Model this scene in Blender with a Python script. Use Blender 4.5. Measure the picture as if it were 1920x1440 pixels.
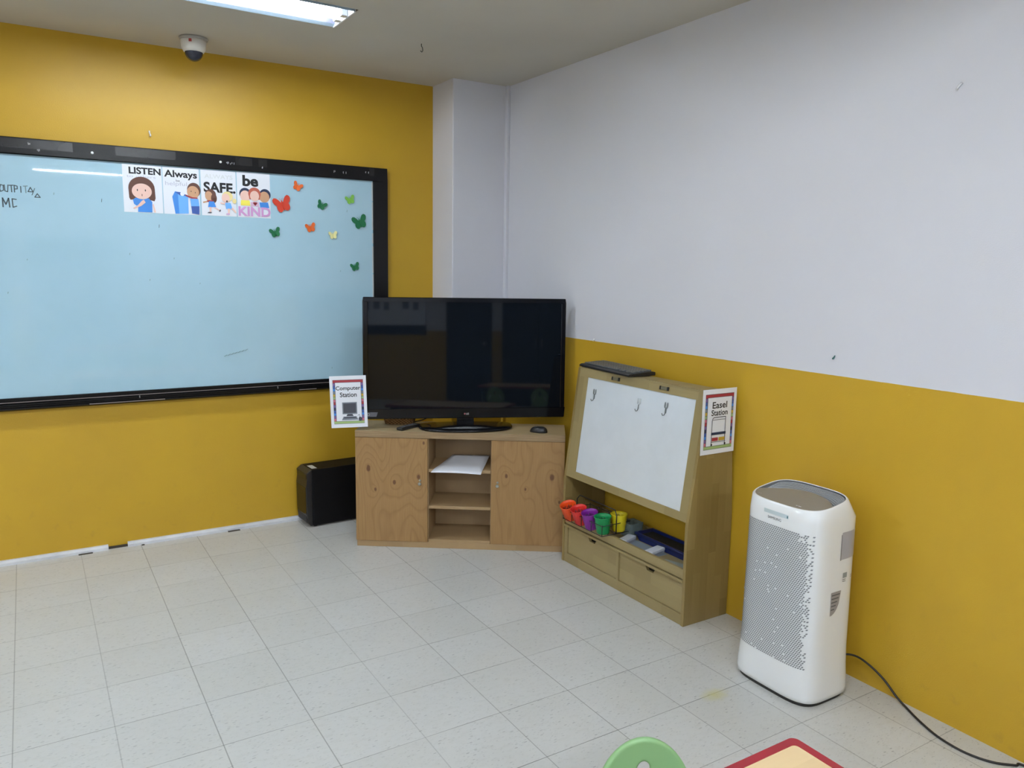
import bpy, bmesh, math, random
from math import sin, cos, pi, radians
from mathutils import Vector, Matrix
random.seed(7)
for o in list(bpy.data.objects):
    bpy.data.objects.remove(o)
S = bpy.context.scene
COL = S.collection

# ------------------------------------------------------------------ camera
cd = bpy.data.cameras.new('camera'); cam = bpy.data.objects.new('camera', cd); COL.objects.link(cam)
cd.sensor_width = 36; cd.lens = 1462.4 / 1920 * 36; cd.clip_start = .05; cd.clip_end = 60
CR = ((0.85022615, -0.52617216, 0.01607309), (0.06427338, 0.13406517, 0.98888597), (0.52247911, 0.83974364, -0.14780458))
M = Matrix(((CR[0][0], CR[1][0], -CR[2][0], -2.75624), (CR[0][1], CR[1][1], -CR[2][1], -4.82263),
            (CR[0][2], CR[1][2], -CR[2][2], 1.6234), (0, 0, 0, 1)))
cam.matrix_world = M
S.camera = cam
# ------------------------------------------------------------------ world, exposure
W = bpy.data.worlds.new('world'); S.world = W; W.use_nodes = True
W.node_tree.nodes['Background'].inputs[0].default_value = (.62, .78, 1, 1)
W.node_tree.nodes['Background'].inputs[1].default_value = 1.2
S.view_settings.view_transform = 'Standard'; S.view_settings.look = 'None'
S.view_settings.exposure = 0.88; S.view_settings.gamma = 1; S.view_settings.use_curve_mapping = False
TUBE_POWER = 84.0

# ------------------------------------------------------------------ material helpers
def srgb(r, g, b):
    f = lambda c: (c / 255 / 12.92) if c <= 10 else ((c / 255 + .055) / 1.055) ** 2.4
    return (f(r), f(g), f(b), 1)
class NT:
    def __init__(s, name):
        s.m = bpy.data.materials.new(name); s.m.use_nodes = True; s.t = s.m.node_tree
        s.b = s.t.nodes['Principled BSDF']
    def n(s, typ, **kw):
        x = s.t.nodes.new(typ)
        for k, v in kw.items(): setattr(x, k, v)
        return x
    def l(s, a, b): s.t.links.new(a, b)
    def put(s, sock, v):
        if hasattr(v, 'is_linked') or isinstance(v, bpy.types.NodeSocket): s.l(v, sock)
        else: sock.default_value = v
    def math(s, op, a, b=0.0, c=None, clamp=False):
        x = s.n('ShaderNodeMath', operation=op, use_clamp=clamp); s.put(x.inputs[0], a); s.put(x.inputs[1], b)
        if c is not None: s.put(x.inputs[2], c)
        return x.outputs[0]
    def coord(s, kind='Object'): return s.n('ShaderNodeTexCoord').outputs[kind]
    def xyz(s, v):
        x = s.n('ShaderNodeSeparateXYZ'); s.l(v, x.inputs[0]); return x.outputs
    def comb(s, a, b, c):
        x = s.n('ShaderNodeCombineXYZ'); s.put(x.inputs[0], a); s.put(x.inputs[1], b); s.put(x.inputs[2], c); return x.outputs[0]
    def mapping(s, v, scale=(1, 1, 1), loc=(0, 0, 0), rot=(0, 0, 0)):
        x = s.n('ShaderNodeMapping'); s.l(v, x.inputs[0]); x.inputs[1].default_value = loc; x.inputs[2].default_value = rot; x.inputs[3].default_value = scale; return x.outputs[0]
    def noise(s, v, scale, detail=3, rough=.5, dist=0):
        x = s.n('ShaderNodeTexNoise'); s.l(v, x.inputs['Vector']); x.inputs['Scale'].default_value = scale
        x.inputs['Detail'].default_value = detail; x.inputs['Roughness'].default_value = rough; x.inputs['Distortion'].default_value = dist
        return x.outputs['Fac']
    def ramp(s, f, pts):
        x = s.n('ShaderNodeValToRGB'); s.put(x.inputs[0], f); e = x.color_ramp.elements
        while len(e) < len(pts): e.new(.5)
        for k, (p, c) in enumerate(pts):
            e[k].position = p; e[k].color = c if len(c) == 4 else (*c, 1)
        return x.outputs[0]
    def mix(s, f, a, b, mode='MIX'):
        x = s.n('ShaderNodeMix', data_type='RGBA', blend_type=mode); s.put(x.inputs[0], f); s.put(x.inputs[6], a); s.put(x.inputs[7], b); return x.outputs[2]
    def base(s, v): s.put(s.b.inputs['Base Color'], v); return s
    def setp(s, **kw):
        for k, v in kw.items(): s.put(s.b.inputs[k.replace('_', ' ')], v)
        return s
    def bump(s, h, strength=.1, dist=.01):
        x = s.n('ShaderNodeBump'); x.inputs['Strength'].default_value = strength; x.inputs['Distance'].default_value = dist
        s.l(h, x.inputs['Height']); s.l(x.outputs[0], s.b.inputs['Normal']); return s
MATS = {}
def plain(name, col, rough=.5, metal=0, spec=.5, noise_amt=.06, coat=0, **kw):
    if name in MATS: return MATS[name]
    t = NT(name); c = col if len(col) == 4 else (*col, 1)
    if noise_amt:
        f = t.noise(t.coord(), 9, 3)
        d = tuple(v * (1 - noise_amt) for v in c[:3]) + (1,); u = tuple(min(1, v * (1 + noise_amt)) for v in c[:3]) + (1,)
        t.base(t.ramp(f, [(.3, d), (.7, u)]))
    else: t.base(c)
    t.setp(Roughness=rough, Metallic=metal)
    t.b.inputs['Specular IOR Level'].default_value = spec
    t.b.inputs['Coat Weight'].default_value = coat; t.b.inputs['Coat Roughness'].default_value = .05
    for k, v in kw.items(): t.b.inputs[k.replace('_', ' ')].default_value = v
    MATS[name] = t.m
    return t.m

YEL = (.55, .332, .022, 1); WHI = (.67, .668, .722, 1)
def wall_paint(name, split=None, glossy=.42):
    t = NT(name); co = t.coord(); z = t.xyz(co)[2]
    n1 = t.noise(co, 2.2, 4, .6); n2 = t.noise(co, 14, 3, .6)
    yel = t.mix(t.ramp(n1, [(.35, (0, 0, 0)), (.75, (1, 1, 1))]), YEL, (YEL[0] * .93, YEL[1] * .92, YEL[2] * 1.1, 1))
    # scuffs low on the wall, where feet and chairs reach
    low = t.math('SUBTRACT', 1, t.math('MULTIPLY', z, 1.6), clamp=True)
    sc = t.math('MULTIPLY', t.ramp(n2, [(.60, (0, 0, 0)), (.74, (1, 1, 1))]), t.math('MULTIPLY', low, .28))
    yel = t.mix(sc, yel, (.30, .19, .04, 1))
    if split is None: t.base(yel)
    else:
        edge = t.math('GREATER_THAN', t.math('ADD', z, t.math('MULTIPLY', t.math('SUBTRACT', n2, .5), .003)), split)
        whi = t.mix(n1, WHI, (WHI[0] * .97, WHI[1] * .97, WHI[2] * .96, 1))
        t.base(t.mix(edge, yel, whi))
        t.setp(Roughness=t.math('ADD', glossy, t.math('MULTIPLY', edge, .25)))
    if split is None: t.setp(Roughness=glossy)
    t.b.inputs['Specular IOR Level'].default_value = .4
    t.bump(t.noise(co, 210, 2, .5), .12, .004)
    return t.m
M_yel = wall_paint('yellow_wall_paint'); M_two = wall_paint('yellow_and_white_wall_paint', 1.213)
def ceiling_mat():
    t = NT('ceiling_paint'); n = t.noise(t.coord(), 1.3, 4)
    t.base(t.ramp(n, [(.3, (.51, .475, .41)), (.7, (.56, .525, .455))])).setp(Roughness=.85); return t.m
M_ceil = ceiling_mat()

def floor_mat():
    t = NT('vinyl_tile'); co = t.coord(); x, y, z = t.xyz(co)[:3]
    u = t.math('DIVIDE', t.math('ADD', x, 2.8922), .3048); v = t.math('DIVIDE', t.math('ADD', y, .4146), .3048)
    def dist(a):
        f = t.math('FRACT', a); return t.math('MINIMUM', f, t.math('SUBTRACT', 1, f))
    du, dv = dist(u), dist(v)
    wob = t.noise(co, 5, 2)
    ju = t.math('LESS_THAN', du, .0062); jv = t.math('LESS_THAN', dv, t.math('MULTIPLY', wob, .0085))
    wn = t.n('ShaderNodeTexWhiteNoise', noise_dimensions='2D'); t.l(t.comb(t.math('FLOOR', u), t.math('FLOOR', v), 0), wn.inputs['Vector'])
    tone = t.math('MULTIPLY', wn.outputs[0], 1.0)
    big = t.noise(co, 1.6, 5, .6)
    fac = t.math('ADD', t.math('MULTIPLY', tone, .22), t.math('MULTIPLY', big, .78))
    base = t.ramp(fac, [(.2, (.54, .53, .495)), (.8, (.61, .605, .585))])
    blot = t.noise(t.mapping(co, (1, 2.2, 1), rot=(0, 0, .3)), 26, 4, .65)
    base = t.mix(t.ramp(blot, [(.5, (0, 0, 0)), (.75, (.35, .35, .35))]), base, (.44, .43, .39, 1))
    # dark flecks: short dashes
    rc = t.comb(t.math('FLOOR', u), t.math('FLOOR', v), 0)
    def flecks(sc, th, rot, seed):
        vo = t.n('ShaderNodeTexVoronoi', feature='F1'); t.l(t.mapping(co, (1, 3.2, 1), loc=(seed, seed * .7, 0), rot=(0, 0, rot)), vo.inputs['Vector'])
        vo.inputs['Scale'].default_value = sc; vo.inputs['Randomness'].default_value = 1
        hit = t.math('LESS_THAN', vo.outputs['Distance'], th)
        cs = t.n('ShaderNodeSeparateColor'); t.l(vo.outputs['Color'], cs.inputs[0])
        return t.math('MULTIPLY', hit, t.math('POWER', cs.outputs[0], 2.2))
    fl = t.math('ADD', flecks(30, .20, .25, 0), t.math('MULTIPLY', flecks(58, .24, -.35, 5), .7), clamp=True)
    base = t.mix(t.math('MULTIPLY', fl, .62), base, (.20, .20, .195, 1))
    # joints
    def per_line(a, lo, hi):
        w = t.n('ShaderNodeTexWhiteNoise', noise_dimensions='1D'); t.l(t.math('ROUND', a), w.inputs['W'])
        return t.math('ADD', lo, t.math('MULTIPLY', w.outputs[0], hi - lo))
    base = t.mix(t.math('MULTIPLY', ju, per_line(u, .30, .62)), base, (.12, .115, .10, 1))
    base = t.mix(t.math('MULTIPLY', jv, per_line(v, .45, .80)), base, (.085, .08, .072, 1))
    # a dried yellow spill near the air purifier
    dx = t.math('DIVIDE', t.math('ADD', x, .59), .085); dy = t.math('DIVIDE', t.math('ADD', y, 2.86), .05)
    dd = t.math('SQRT', t.math('ADD', t.math('MULTIPLY', dx, dx), t.math('MULTIPLY', dy, dy)))
    st = t.math('MULTIPLY', t.math('SUBTRACT', 1.2, t.math('ADD', dd, t.math('MULTIPLY', t.noise(co, 40, 4), .6)), clamp=True), .9, clamp=True)
    base = t.mix(st, base, (.55, .50, .17, 1))
    t.base(base)
    t.setp(Roughness=t.math('ADD', .27, t.math('MULTIPLY', t.noise(co, 9, 4), .16)))
    t.b.inputs['Specular IOR Level'].default_value = .5
    t.bump(t.math('SUBTRACT', t.noise(co, 6, 3), t.math('MULTIPLY', t.math('MAXIMUM', ju, jv), .4)), .08, .01)
    return t.m
M_floor = floor_mat()

def pine(name, knots=(), phase=0., tint=(1, 1, 1)):
    """rotary cut pine ply: face in local x,z; cathedral rings bend round the knots"""
    t = NT(name); co = t.coord(); x, y, z = t.xyz(co)[:3]
    w1 = t.noise(t.mapping(co, (3.4, 1, .95), loc=(phase, 0, phase)), 1.8, 1.5, .4)
    ph = t.math('ADD', t.math('MULTIPLY', w1, 11), t.math('MULTIPLY', x, 3.5))
    kn = None
    for kx, kz, kr in knots:
        dx = t.math('SUBTRACT', x, kx); dz = t.math('MULTIPLY', t.math('SUBTRACT', z, kz), .62)
        r = t.math('SQRT', t.math('ADD', t.math('MULTIPLY', dx, dx), t.math('MULTIPLY', dz, dz)))
        ph = t.math('ADD', ph, t.math('MULTIPLY', t.math('EXPONENT', t.math('MULTIPLY', r, -1 / (kr * 4.5))), 3.2))
        k = t.math('SUBTRACT', 1, t.math('DIVIDE', t.math('ADD', r, t.math('MULTIPLY', t.noise(co, 60, 2), kr * .5)), kr * 1.15), clamp=True)
        kn = k if kn is None else t.math('MAXIMUM', kn, k)
    ring = t.math('FRACT', ph)
    ringc = t.ramp(ring, [(0, (1, 1, 1)), (.12, (.25, .25, .25)), (.75, (.0, .0, .0)), (1, (1, 1, 1))])
    fine = t.noise(t.mapping(co, (70, 30, 2.4)), 3, 4, .6)
    c = t.ramp(fine, [(.25, (.30 * tint[0], .165 * tint[1], .058 * tint[2])), (.8, (.38 * tint[0], .22 * tint[1], .083 * tint[2]))])
    c = t.mix(t.math('MULTIPLY', ringc, .40), c, (.19, .09, .03, 1))
    if kn is not None: c = t.mix(t.math('MULTIPLY', kn, 3.0, clamp=True), c, (.13, .055, .02, 1))
    crack = t.noise(t.mapping(co, (42, 1, 1.4), loc=(phase * 3, 0, 1)), 1.0, 2)
    c = t.mix(t.ramp(crack, [(.74, (0, 0, 0)), (.78, (.5, .5, .5))]), c, (.16, .075, .03, 1))
    t.base(c).setp(Roughness=.5); t.bump(fine, .05, .003)
    return t.m
def boards(name, axis, width=.042, light=(.55, .42, .21), dark=(.43, .30, .13), grain=0, rough=.42):
    """edge glued rubberwood: strips of slightly different tone; axis = across the strips, grain = along them"""
    t = NT(name); co = t.coord(); c3 = t.xyz(co)
    a = t.math('DIVIDE', c3[axis], width); fl = t.math('FLOOR', a)
    g = t.math('FLOOR', t.math('ADD', t.math('DIVIDE', c3[grain], .33), t.math('MULTIPLY', fl, .37)))
    wn = t.n('ShaderNodeTexWhiteNoise', noise_dimensions='2D'); t.l(t.comb(fl, g, 0), wn.inputs['Vector'])
    sc = [26, 26, 26]; sc[grain] = 1.6
    n = t.noise(t.mapping(co, tuple(sc)), 2.4, 4, .6)
    f = t.math('ADD', t.math('MULTIPLY', wn.outputs[0], .6), t.math('MULTIPLY', n, .4))
    c = t.ramp(f, [(.1, (*dark, 1)), (.85, (*light, 1))])
    sp = t.noise(co, 17, 3, .6)
    c = t.mix(t.ramp(sp, [(.72, (0, 0, 0)), (.8, (.4, .4, .4))]), c, (.25, .15, .06, 1))
    t.base(c).setp(Roughness=rough); t.bump(n, .04, .002)
    return t.m
def ply_edge(name):
    t = NT(name); co = t.coord(); z = t.xyz(co)[2]
    s = t.math('SINE', t.math('MULTIPLY', z, 1050)); n = t.noise(t.mapping(co, (3, 3, 90)), 2, 4)
    up = t.n('ShaderNodeNewGeometry'); nz = t.xyz(up.outputs['Normal'])[2]
    side = t.ramp(t.math('ADD', t.math('MULTIPLY', s, .18), n), [(.3, (.21, .13, .06)), (.75, (.37, .255, .135))])
    fine = t.noise(t.mapping(co, (2, 45, 10)), 3, 4, .6)
    top = t.ramp(fine, [(.25, (.36, .26, .135)), (.8, (.46, .345, .19))])
    t.base(t.mix(t.math('GREATER_THAN', nz, .7), side, top)).setp(Roughness=.5); return t.m

M_dark = plain('black_plastic', (.012, .012, .014), .35, noise_amt=0)
M_black_gloss = plain('glossy_black_plastic', (.005, .005, .007), .12, spec=.32, noise_amt=0)
M_board_frame = plain('black_board_frame', (.006, .0055, .0065), .25, spec=.3, noise_amt=.2)
M_paper = plain('white_paper', (.78, .80, .86), .6, noise_amt=.01)
M_white_pl = plain('white_plastic', (.80, .81, .82), .22, noise_amt=.01, coat=.3)
M_white_mt = plain('white_painted_metal', (.75, .76, .78), .35, noise_amt=.01)
M_metal = plain('brushed_metal', (.45, .46, .46), .3, .9, noise_amt=.05)

# ------------------------------------------------------------------ mesh builder
class MB:
    def __init__(s): s.v = []; s.f = []; s.mi = []; s.sm = []
    def add(s, vs, fs, mi=0, smooth=False, mat=None):
        b = len(s.v)
        for p in vs: s.v.append(tuple(mat @ Vector(p)) if mat is not None else tuple(p))
        for k in fs: s.f.append(tuple(b + i for i in k)); s.mi.append(mi); s.sm.append(smooth)
        return s
    def box(s, x0, x1, y0, y1, z0, z1, mi=0, mat=None):
        vs = [(x, y, z) for x in (x0, x1) for y in (y0, y1) for z in (z0, z1)]
        return s.add(vs, [(0, 1, 3, 2), (4, 6, 7, 5), (0, 4, 5, 1), (2, 3, 7, 6), (0, 2, 6, 4), (1, 5, 7, 3)], mi, False, mat)
    def prism(s, pts, a, b, axis='y', mi=0, smooth=False, mat=None):
        """2D outline extruded from a to b along axis (x: pts=(y,z), y: pts=(x,z), z: pts=(x,y))"""
        def P(p, h): return {'x': (h, p[0], p[1]), 'y': (p[0], h, p[1]), 'z': (p[0], p[1], h)}[axis]
        n = len(pts); vs = [P(p, a) for p in pts] + [P(p, b) for p in pts]
        s.add(vs, [(i, (i + 1) % n, n + (i + 1) % n, n + i) for i in range(n)], mi, smooth, mat)
        s.add(vs, [tuple(range(n))[::-1], tuple(range(n, 2 * n))], mi, False, mat); return s
    def rings(s, rings, mi=0, smooth=True, cap0=True, cap1=True, closed=True):
        n = len(rings[0]); vs = [p for r in rings for p in r]; fs = []
        for k in range(len(rings) - 1):
            for i in range(n if closed else n - 1):
                j = (i + 1) % n; fs.append((k * n + i, k * n + j, (k + 1) * n + j, (k + 1) * n + i))
        s.add(vs, fs, mi, smooth)
        if cap0: s.add(rings[0], [tuple(range(n))[::-1]], mi)
        if cap1: s.add(rings[-1], [tuple(range(n))], mi)
        return s
    def lathe(s, prof, c=(0, 0, 0), n=32, mi=0, mat=None, smooth=True):
        R = []
        for r, z in prof:
            ring = [Vector((c[0] + r * cos(2 * pi * i / n), c[1] + r * sin(2 * pi * i / n), c[2] + z)) for i in range(n)]
            if mat is not None: ring = [mat @ p for p in ring]
            R.append([tuple(p) for p in ring])
        return s.rings(R, mi, smooth)
    def tube(s, path, r, n=8, mi=0, closed=False):
        P = [Vector(p) for p in path]; R = []; up = None
        for k, p in enumerate(P):
            if closed: d = (P[(k + 1) % len(P)] - P[k - 1]).normalized()
            else: d = (P[min(k + 1, len(P) - 1)] - P[max(k - 1, 0)]).normalized()
            if up is None: up = Vector((0, 0, 1)) if abs(d.z) < .9 else Vector((1, 0, 0))
            a = (up - d * up.dot(d)).normalized(); b = d.cross(a); up = a
            rr = r[k] if isinstance(r, (list, tuple)) else r
            R.append([tuple(p + a * rr * cos(2 * pi * i / n) + b * rr * sin(2 * pi * i / n)) for i in range(n)])
        if closed: R.append(R[0]); return s.rings(R, mi, True, False, False)
        return s.rings(R, mi)
def obj(name, mb, mats, parent=None, loc=None, rotz=0, bevel=0, segs=2, label=None, mw=None):
    me = bpy.data.meshes.new(name); me.from_pydata(mb.v, [], mb.f)
    if not isinstance(mats, (list, tuple)): mats = [mats]
    for m in mats: me.materials.append(m)
    me.polygons.foreach_set('material_index', mb.mi); me.polygons.foreach_set('use_smooth', mb.sm)
    bm = bmesh.new(); bm.from_mesh(me); bmesh.ops.remove_doubles(bm, verts=bm.verts, dist=1e-6)
    bmesh.ops.recalc_face_normals(bm, faces=bm.faces); bm.to_mesh(me); bm.free(); me.update()
    o = bpy.data.objects.new(name, me); COL.objects.link(o)
    if parent: o.parent = parent
    if loc: o.location = loc
    if rotz: o.rotation_euler.z = rotz
    if mw is not None: o.matrix_world = mw
    if bevel:
        b = o.modifiers.new('bevel', 'BEVEL'); b.width = bevel; b.segments = segs; b.limit_method = 'ANGLE'; b.angle_limit = radians(40)
        b.harden_normals = False
    if label: o['label'] = label
    return o
def tag(o, label, cat, group=None):
    o['label'] = label; o['category'] = cat
    if group: o['group'] = group
    return o
def thing(name, label, cat, loc=(0, 0, 0), rotz=0, group=None, rot=None):
    o = bpy.data.objects.new(name, None); COL.objects.link(o); o.location = loc; o.rotation_euler = rot or (0, 0, rotz)
    o.empty_display_size = .05
    return tag(o, label, cat, group)
def struct(name, mb, mats, **kw):
    o = obj(name, mb, mats, **kw); o['kind'] = 'structure'; return o
def under(o, parent):
    # a child whose mesh is written in room coordinates
    o.parent = parent; o.matrix_parent_inverse = (Matrix.Translation(parent.location) @ parent.rotation_euler.to_matrix().to_4x4()).inverted(); return o
def dup(root, loc, label=None, rotz=None, group=None):
    r = root.copy(); COL.objects.link(r); r.location = loc
    if rotz is not None: r.rotation_euler.z = rotz
    if label: r['label'] = label
    if group: r['group'] = group
    for ch in list(root.children):
        c = ch.copy(); COL.objects.link(c); c.parent = r
        for g in ch.children:
            d = g.copy(); COL.objects.link(d); d.parent = c
    return r
def text_mesh(txt, bold=0.0, spacing=1.0):
    cu = bpy.data.curves.new('t', 'FONT'); cu.body = txt; cu.offset = bold; cu.space_character = spacing; cu.resolution_u = 4
    to = bpy.data.objects.new('t', cu); COL.objects.link(to)
    dg = bpy.context.evaluated_depsgraph_get(); dg.update()
    me = to.evaluated_get(dg).to_mesh()
    vs = [tuple(v.co) for v in me.vertices]; fs = [tuple(p.vertices) for p in me.polygons]
    to.evaluated_get(dg).to_mesh_clear(); bpy.data.objects.remove(to); bpy.data.curves.remove(cu)
    return vs, fs
class Print:
    """a flat printed or cut-out face in local x,z looking to -y; later layers lie a hair further out"""
    def __init__(s, y=0, step=.00025): s.mb = MB(); s.y = y; s.st = step; s.k = 0; s.mats = []
    def mi(s, m):
        if m not in s.mats: s.mats.append(m)
        return s.mats.index(m)
    def nxt(s): s.k += 1; return s.y - s.k * s.st
    def poly(s, pts, m):
        y = s.nxt(); s.mb.add([(p[0], y, p[1]) for p in pts], [tuple(range(len(pts)))], s.mi(m)); return s
    def rect(s, x0, x1, z0, z1, m): return s.poly([(x0, z0), (x1, z0), (x1, z1), (x0, z1)], m)
    def ell(s, cx, cz, rx, rz, m, rot=0, a0=0, a1=360, n=28):
        pts = []
        for i in range(n + (a1 - a0 < 360)):
            a = radians(a0 + (a1 - a0) * i / n); x, z = rx * cos(a), rz * sin(a)
            pts.append((cx + x * cos(rot) - z * sin(rot), cz + x * sin(rot) + z * cos(rot)))
        return s.poly(pts, m)
    def line(s, pts, w, m):
        for a, b in zip(pts, pts[1:]):
            a, b = Vector(a), Vector(b); d = (b - a).normalized(); n = Vector((-d.y, d.x)) * w / 2; e = d * w * .3
            s.poly([tuple(a - n - e), tuple(b - n + e), tuple(b + n + e), tuple(a + n - e)], m); s.k -= 1
        s.k += 1; return s
    def text(s, txt, x0, x1, z0, z1, m, bold=.02, spacing=1.0, shear=0):
        vs, fs = text_mesh(txt, bold, spacing); y = s.nxt()
        ax = min(v[0] for v in vs); bx = max(v[0] for v in vs); az = min(v[1] for v in vs); bz = max(v[1] for v in vs)
        out = []
        for v in vs:
            fx = (v[0] - ax) / (bx - ax); fz = (v[1] - az) / (bz - az)
            out.append((x0 + fx * (x1 - x0) + shear * (fz - .5), y, z0 + fz * (z1 - z0)))
        s.mb.add(out, fs, s.mi(m)); return s
def ink(name, r, g, b): return plain('ink_' + name, srgb(r, g, b), .55, noise_amt=.02)
K = dict(black=ink('black', 18, 18, 24), grey=ink('grey', 190, 190, 205), brown=ink('brown', 98, 62, 50), skin=ink('skin', 236, 196, 182), tan=ink('tan', 205, 158, 122),
         blue=ink('blue', 66, 138, 220), sky=ink('sky_blue', 110, 175, 245), navy=ink('navy', 60, 90, 165), red=ink('red', 165, 52, 62), yellow=ink('yellow', 240, 225, 90),
         blond=ink('blond', 235, 215, 150), ginger=ink('ginger', 190, 95, 75), dk=ink('dark_blue', 35, 48, 78), pink=ink('pink', 205, 150, 200), green=ink('green', 160, 185, 120),
         gold=ink('gold', 200, 165, 60), dgrey=ink('dark_grey', 70, 72, 82), mgrey=ink('mid_grey', 120, 128, 138), purple=ink('purple', 120, 90, 150), rose=ink('rose', 200, 110, 130), white=M_paper)

# ================================================================== THE ROOM
H = 2.786; XL = -6.6; YF = -9.2
LAMPS = [(-2.6, -1.38), (-5.6, -4.38)]; LY = [-1.04, -4.24, -7.44]; LH = .15
struct('floor', MB().box(XL, 0, YF, 0, -.1, 0), M_floor)
def ceiling():
    xs = sorted({XL, 0, *[a for l in LAMPS for a in (l[0] - .012, l[1] + .012)]}); ys = sorted({YF, 0, *[y + s * (LH + .012) for y in LY for s in (-1, 1)]})
    mb = MB()
    for i in range(len(xs) - 1):
        for j in range(len(ys) - 1):
            cx = (xs[i] + xs[i + 1]) / 2; cy = (ys[j] + ys[j + 1]) / 2
            if any(a < cx < b for a, b in LAMPS) and any(abs(cy - y) < LH for y in LY): continue
            mb.box(xs[i], xs[i + 1], ys[j], ys[j + 1], H, H + .02)
    mb.box(XL, 0, YF, 0, H + .16, H + .2)
    struct('ceiling', mb, M_ceil)
ceiling()
struct('wall_back', MB().box(XL, .1, 0, .1, 0, H + .2), M_yel)
struct('wall_right', MB().box(0, .1, YF, 0, 0, H + .2), M_two)
struct('wall_front', MB().box(XL, .1, YF - .1, YF, 0, H + .2), M_two)
def wall_left():
    mb = MB(); wins = [(-8.2, -6.2), (-5.4, -3.4)]; z0, z1 = .95, 2.3
    ys = [YF, *[a for w in wins for a in w], 0]
    for k in range(len(ys) - 1):
        if k % 2 == 0: mb.box(XL - .1, XL, ys[k], ys[k + 1], 0, H + .2)
        else: mb.box(XL - .1, XL, ys[k], ys[k + 1], 0, z0); mb.box(XL - .1, XL, ys[k], ys[k + 1], z1, H + .2)
    struct('wall_left', mb, M_two)
    glass = NT('window_glass'); glass.base((1, 1, 1, 1)).setp(Roughness=.0); glass.b.inputs['Transmission Weight'].default_value = 1; glass.b.inputs['IOR'].default_value = 1.02
    for n, (a, b) in enumerate(wins):
        f = MB(); w = .05
        for y0, y1, q0, q1 in ((a, b, z0, z0 + w), (a, b, z1 - w, z1), (a, a + w, z0, z1), (b - w, b, z0, z1), ((a + b) / 2 - w / 2, (a + b) / 2 + w / 2, z0, z1)): f.box(XL - .07, XL - .02, y0, y1, q0, q1)
        o = struct('window_%d' % (n + 1), f, M_white_mt)
        obj('pane', MB().box(XL - .05, XL - .045, a + .02, b - .02, z0 + .02, z1 - .02), glass.m, o)
wall_left()
# the white column in the corner (yellow to dado height)
struct('trim_1', MB().box(-.403, .02, -.287, .02, 0, H + .01), M_two, bevel=.006)
# cable raceway in the corner between column and wall
struct('trim_2', MB().box(-.022, 0, -.318, -.287, 0, H), M_two, bevel=.003)
# pale floor raceway along the yellow wall, broken near the left
M_race = plain('raceway_plastic', (.62, .63, .66), .4, noise_amt=.12)
def race(n, x0, x1, dy=0):
    mb = MB().prism([(0, 0), (-.026, 0), (-.026, .014), (-.016, .026), (0, .026)], x0, x1, 'x')
    for k, v in enumerate(mb.v): mb.v[k] = (v[0], v[1] + dy, v[2])
    struct(n, mb, M_race)
race('baseboard_back', XL, -2.45); race('baseboard_back.001', -2.35, -.41)
M_scrap = plain('dark_adhesive', (.05, .04, .03), .8)
struct('trim_3', MB().box(-2.45, -2.35, -.012, 0, 0, .012).box(-2.60, -2.53, -.04, -.026, 0, .003).box(-1.80, -1.73, -.045, -.026, 0, .003).box(-2.28, -2.265, -.04, -.026, 0, .003), M_scrap)

# rear end of the room; furniture made up to fill the television's reflection
M_navy = plain('navy_paint', (.014, .030, .055), .4)
dn = struct('door_1', MB().box(-3.78, -2.98, YF, YF + .05, 0, 2.1), M_navy, bevel=.004)
obj('door_handle', MB().lathe([(.0, 0), (.03, 0), (.03, .01), (.012, .015), (.012, .05), (.028, .055), (.028, .075), (0, .08)], n=20, mat=Matrix.Translation((-3.08, YF + .05, 1.0)) @ Matrix.Rotation(radians(-90), 4, 'X')), M_metal, dn)
tb = thing('notice_board', 'white notice board with navy lower band on the rear wall', 'notice board', (-4.85, YF, 1.15))
obj('panel', MB().box(-.68, .68, .001, .02, .16, 1.0), M_paper, tb)
obj('lower_band', MB().box(-.68, .68, .001, .03, 0, .16), M_navy, tb)
for k, (x, w, h) in enumerate(((-.5, .12, .17), (-.3, .12, .17), (-.1, .1, .14), (.25, .12, .17), (.45, .1, .14))):
    obj('pinned_sheet', MB().box(x, x + w, .0205, .0215, .42 + .02 * (k % 2), .42 + h), plain('sheet_tint', (.20, .24, .32), .6), tb)
tb = thing('storage_cabinet', 'tall dark navy cabinet against the rear wall', 'cabinet', (-2.05, YF + .25, 0))
obj('carcass', MB().box(-.62, .62, -.245, .20, 0, 1.95), M_navy, tb, bevel=.004)
for s in (-1, 1):
    d = obj('door', MB().box(*sorted((s * .004, s * .61)), .202, .22, .06, 1.92), M_navy, tb, bevel=.004)
    obj('handle', MB().box(*sorted((s * .04, s * .055)), .22, .245, .95, 1.10), M_metal, d, bevel=.003)

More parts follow.
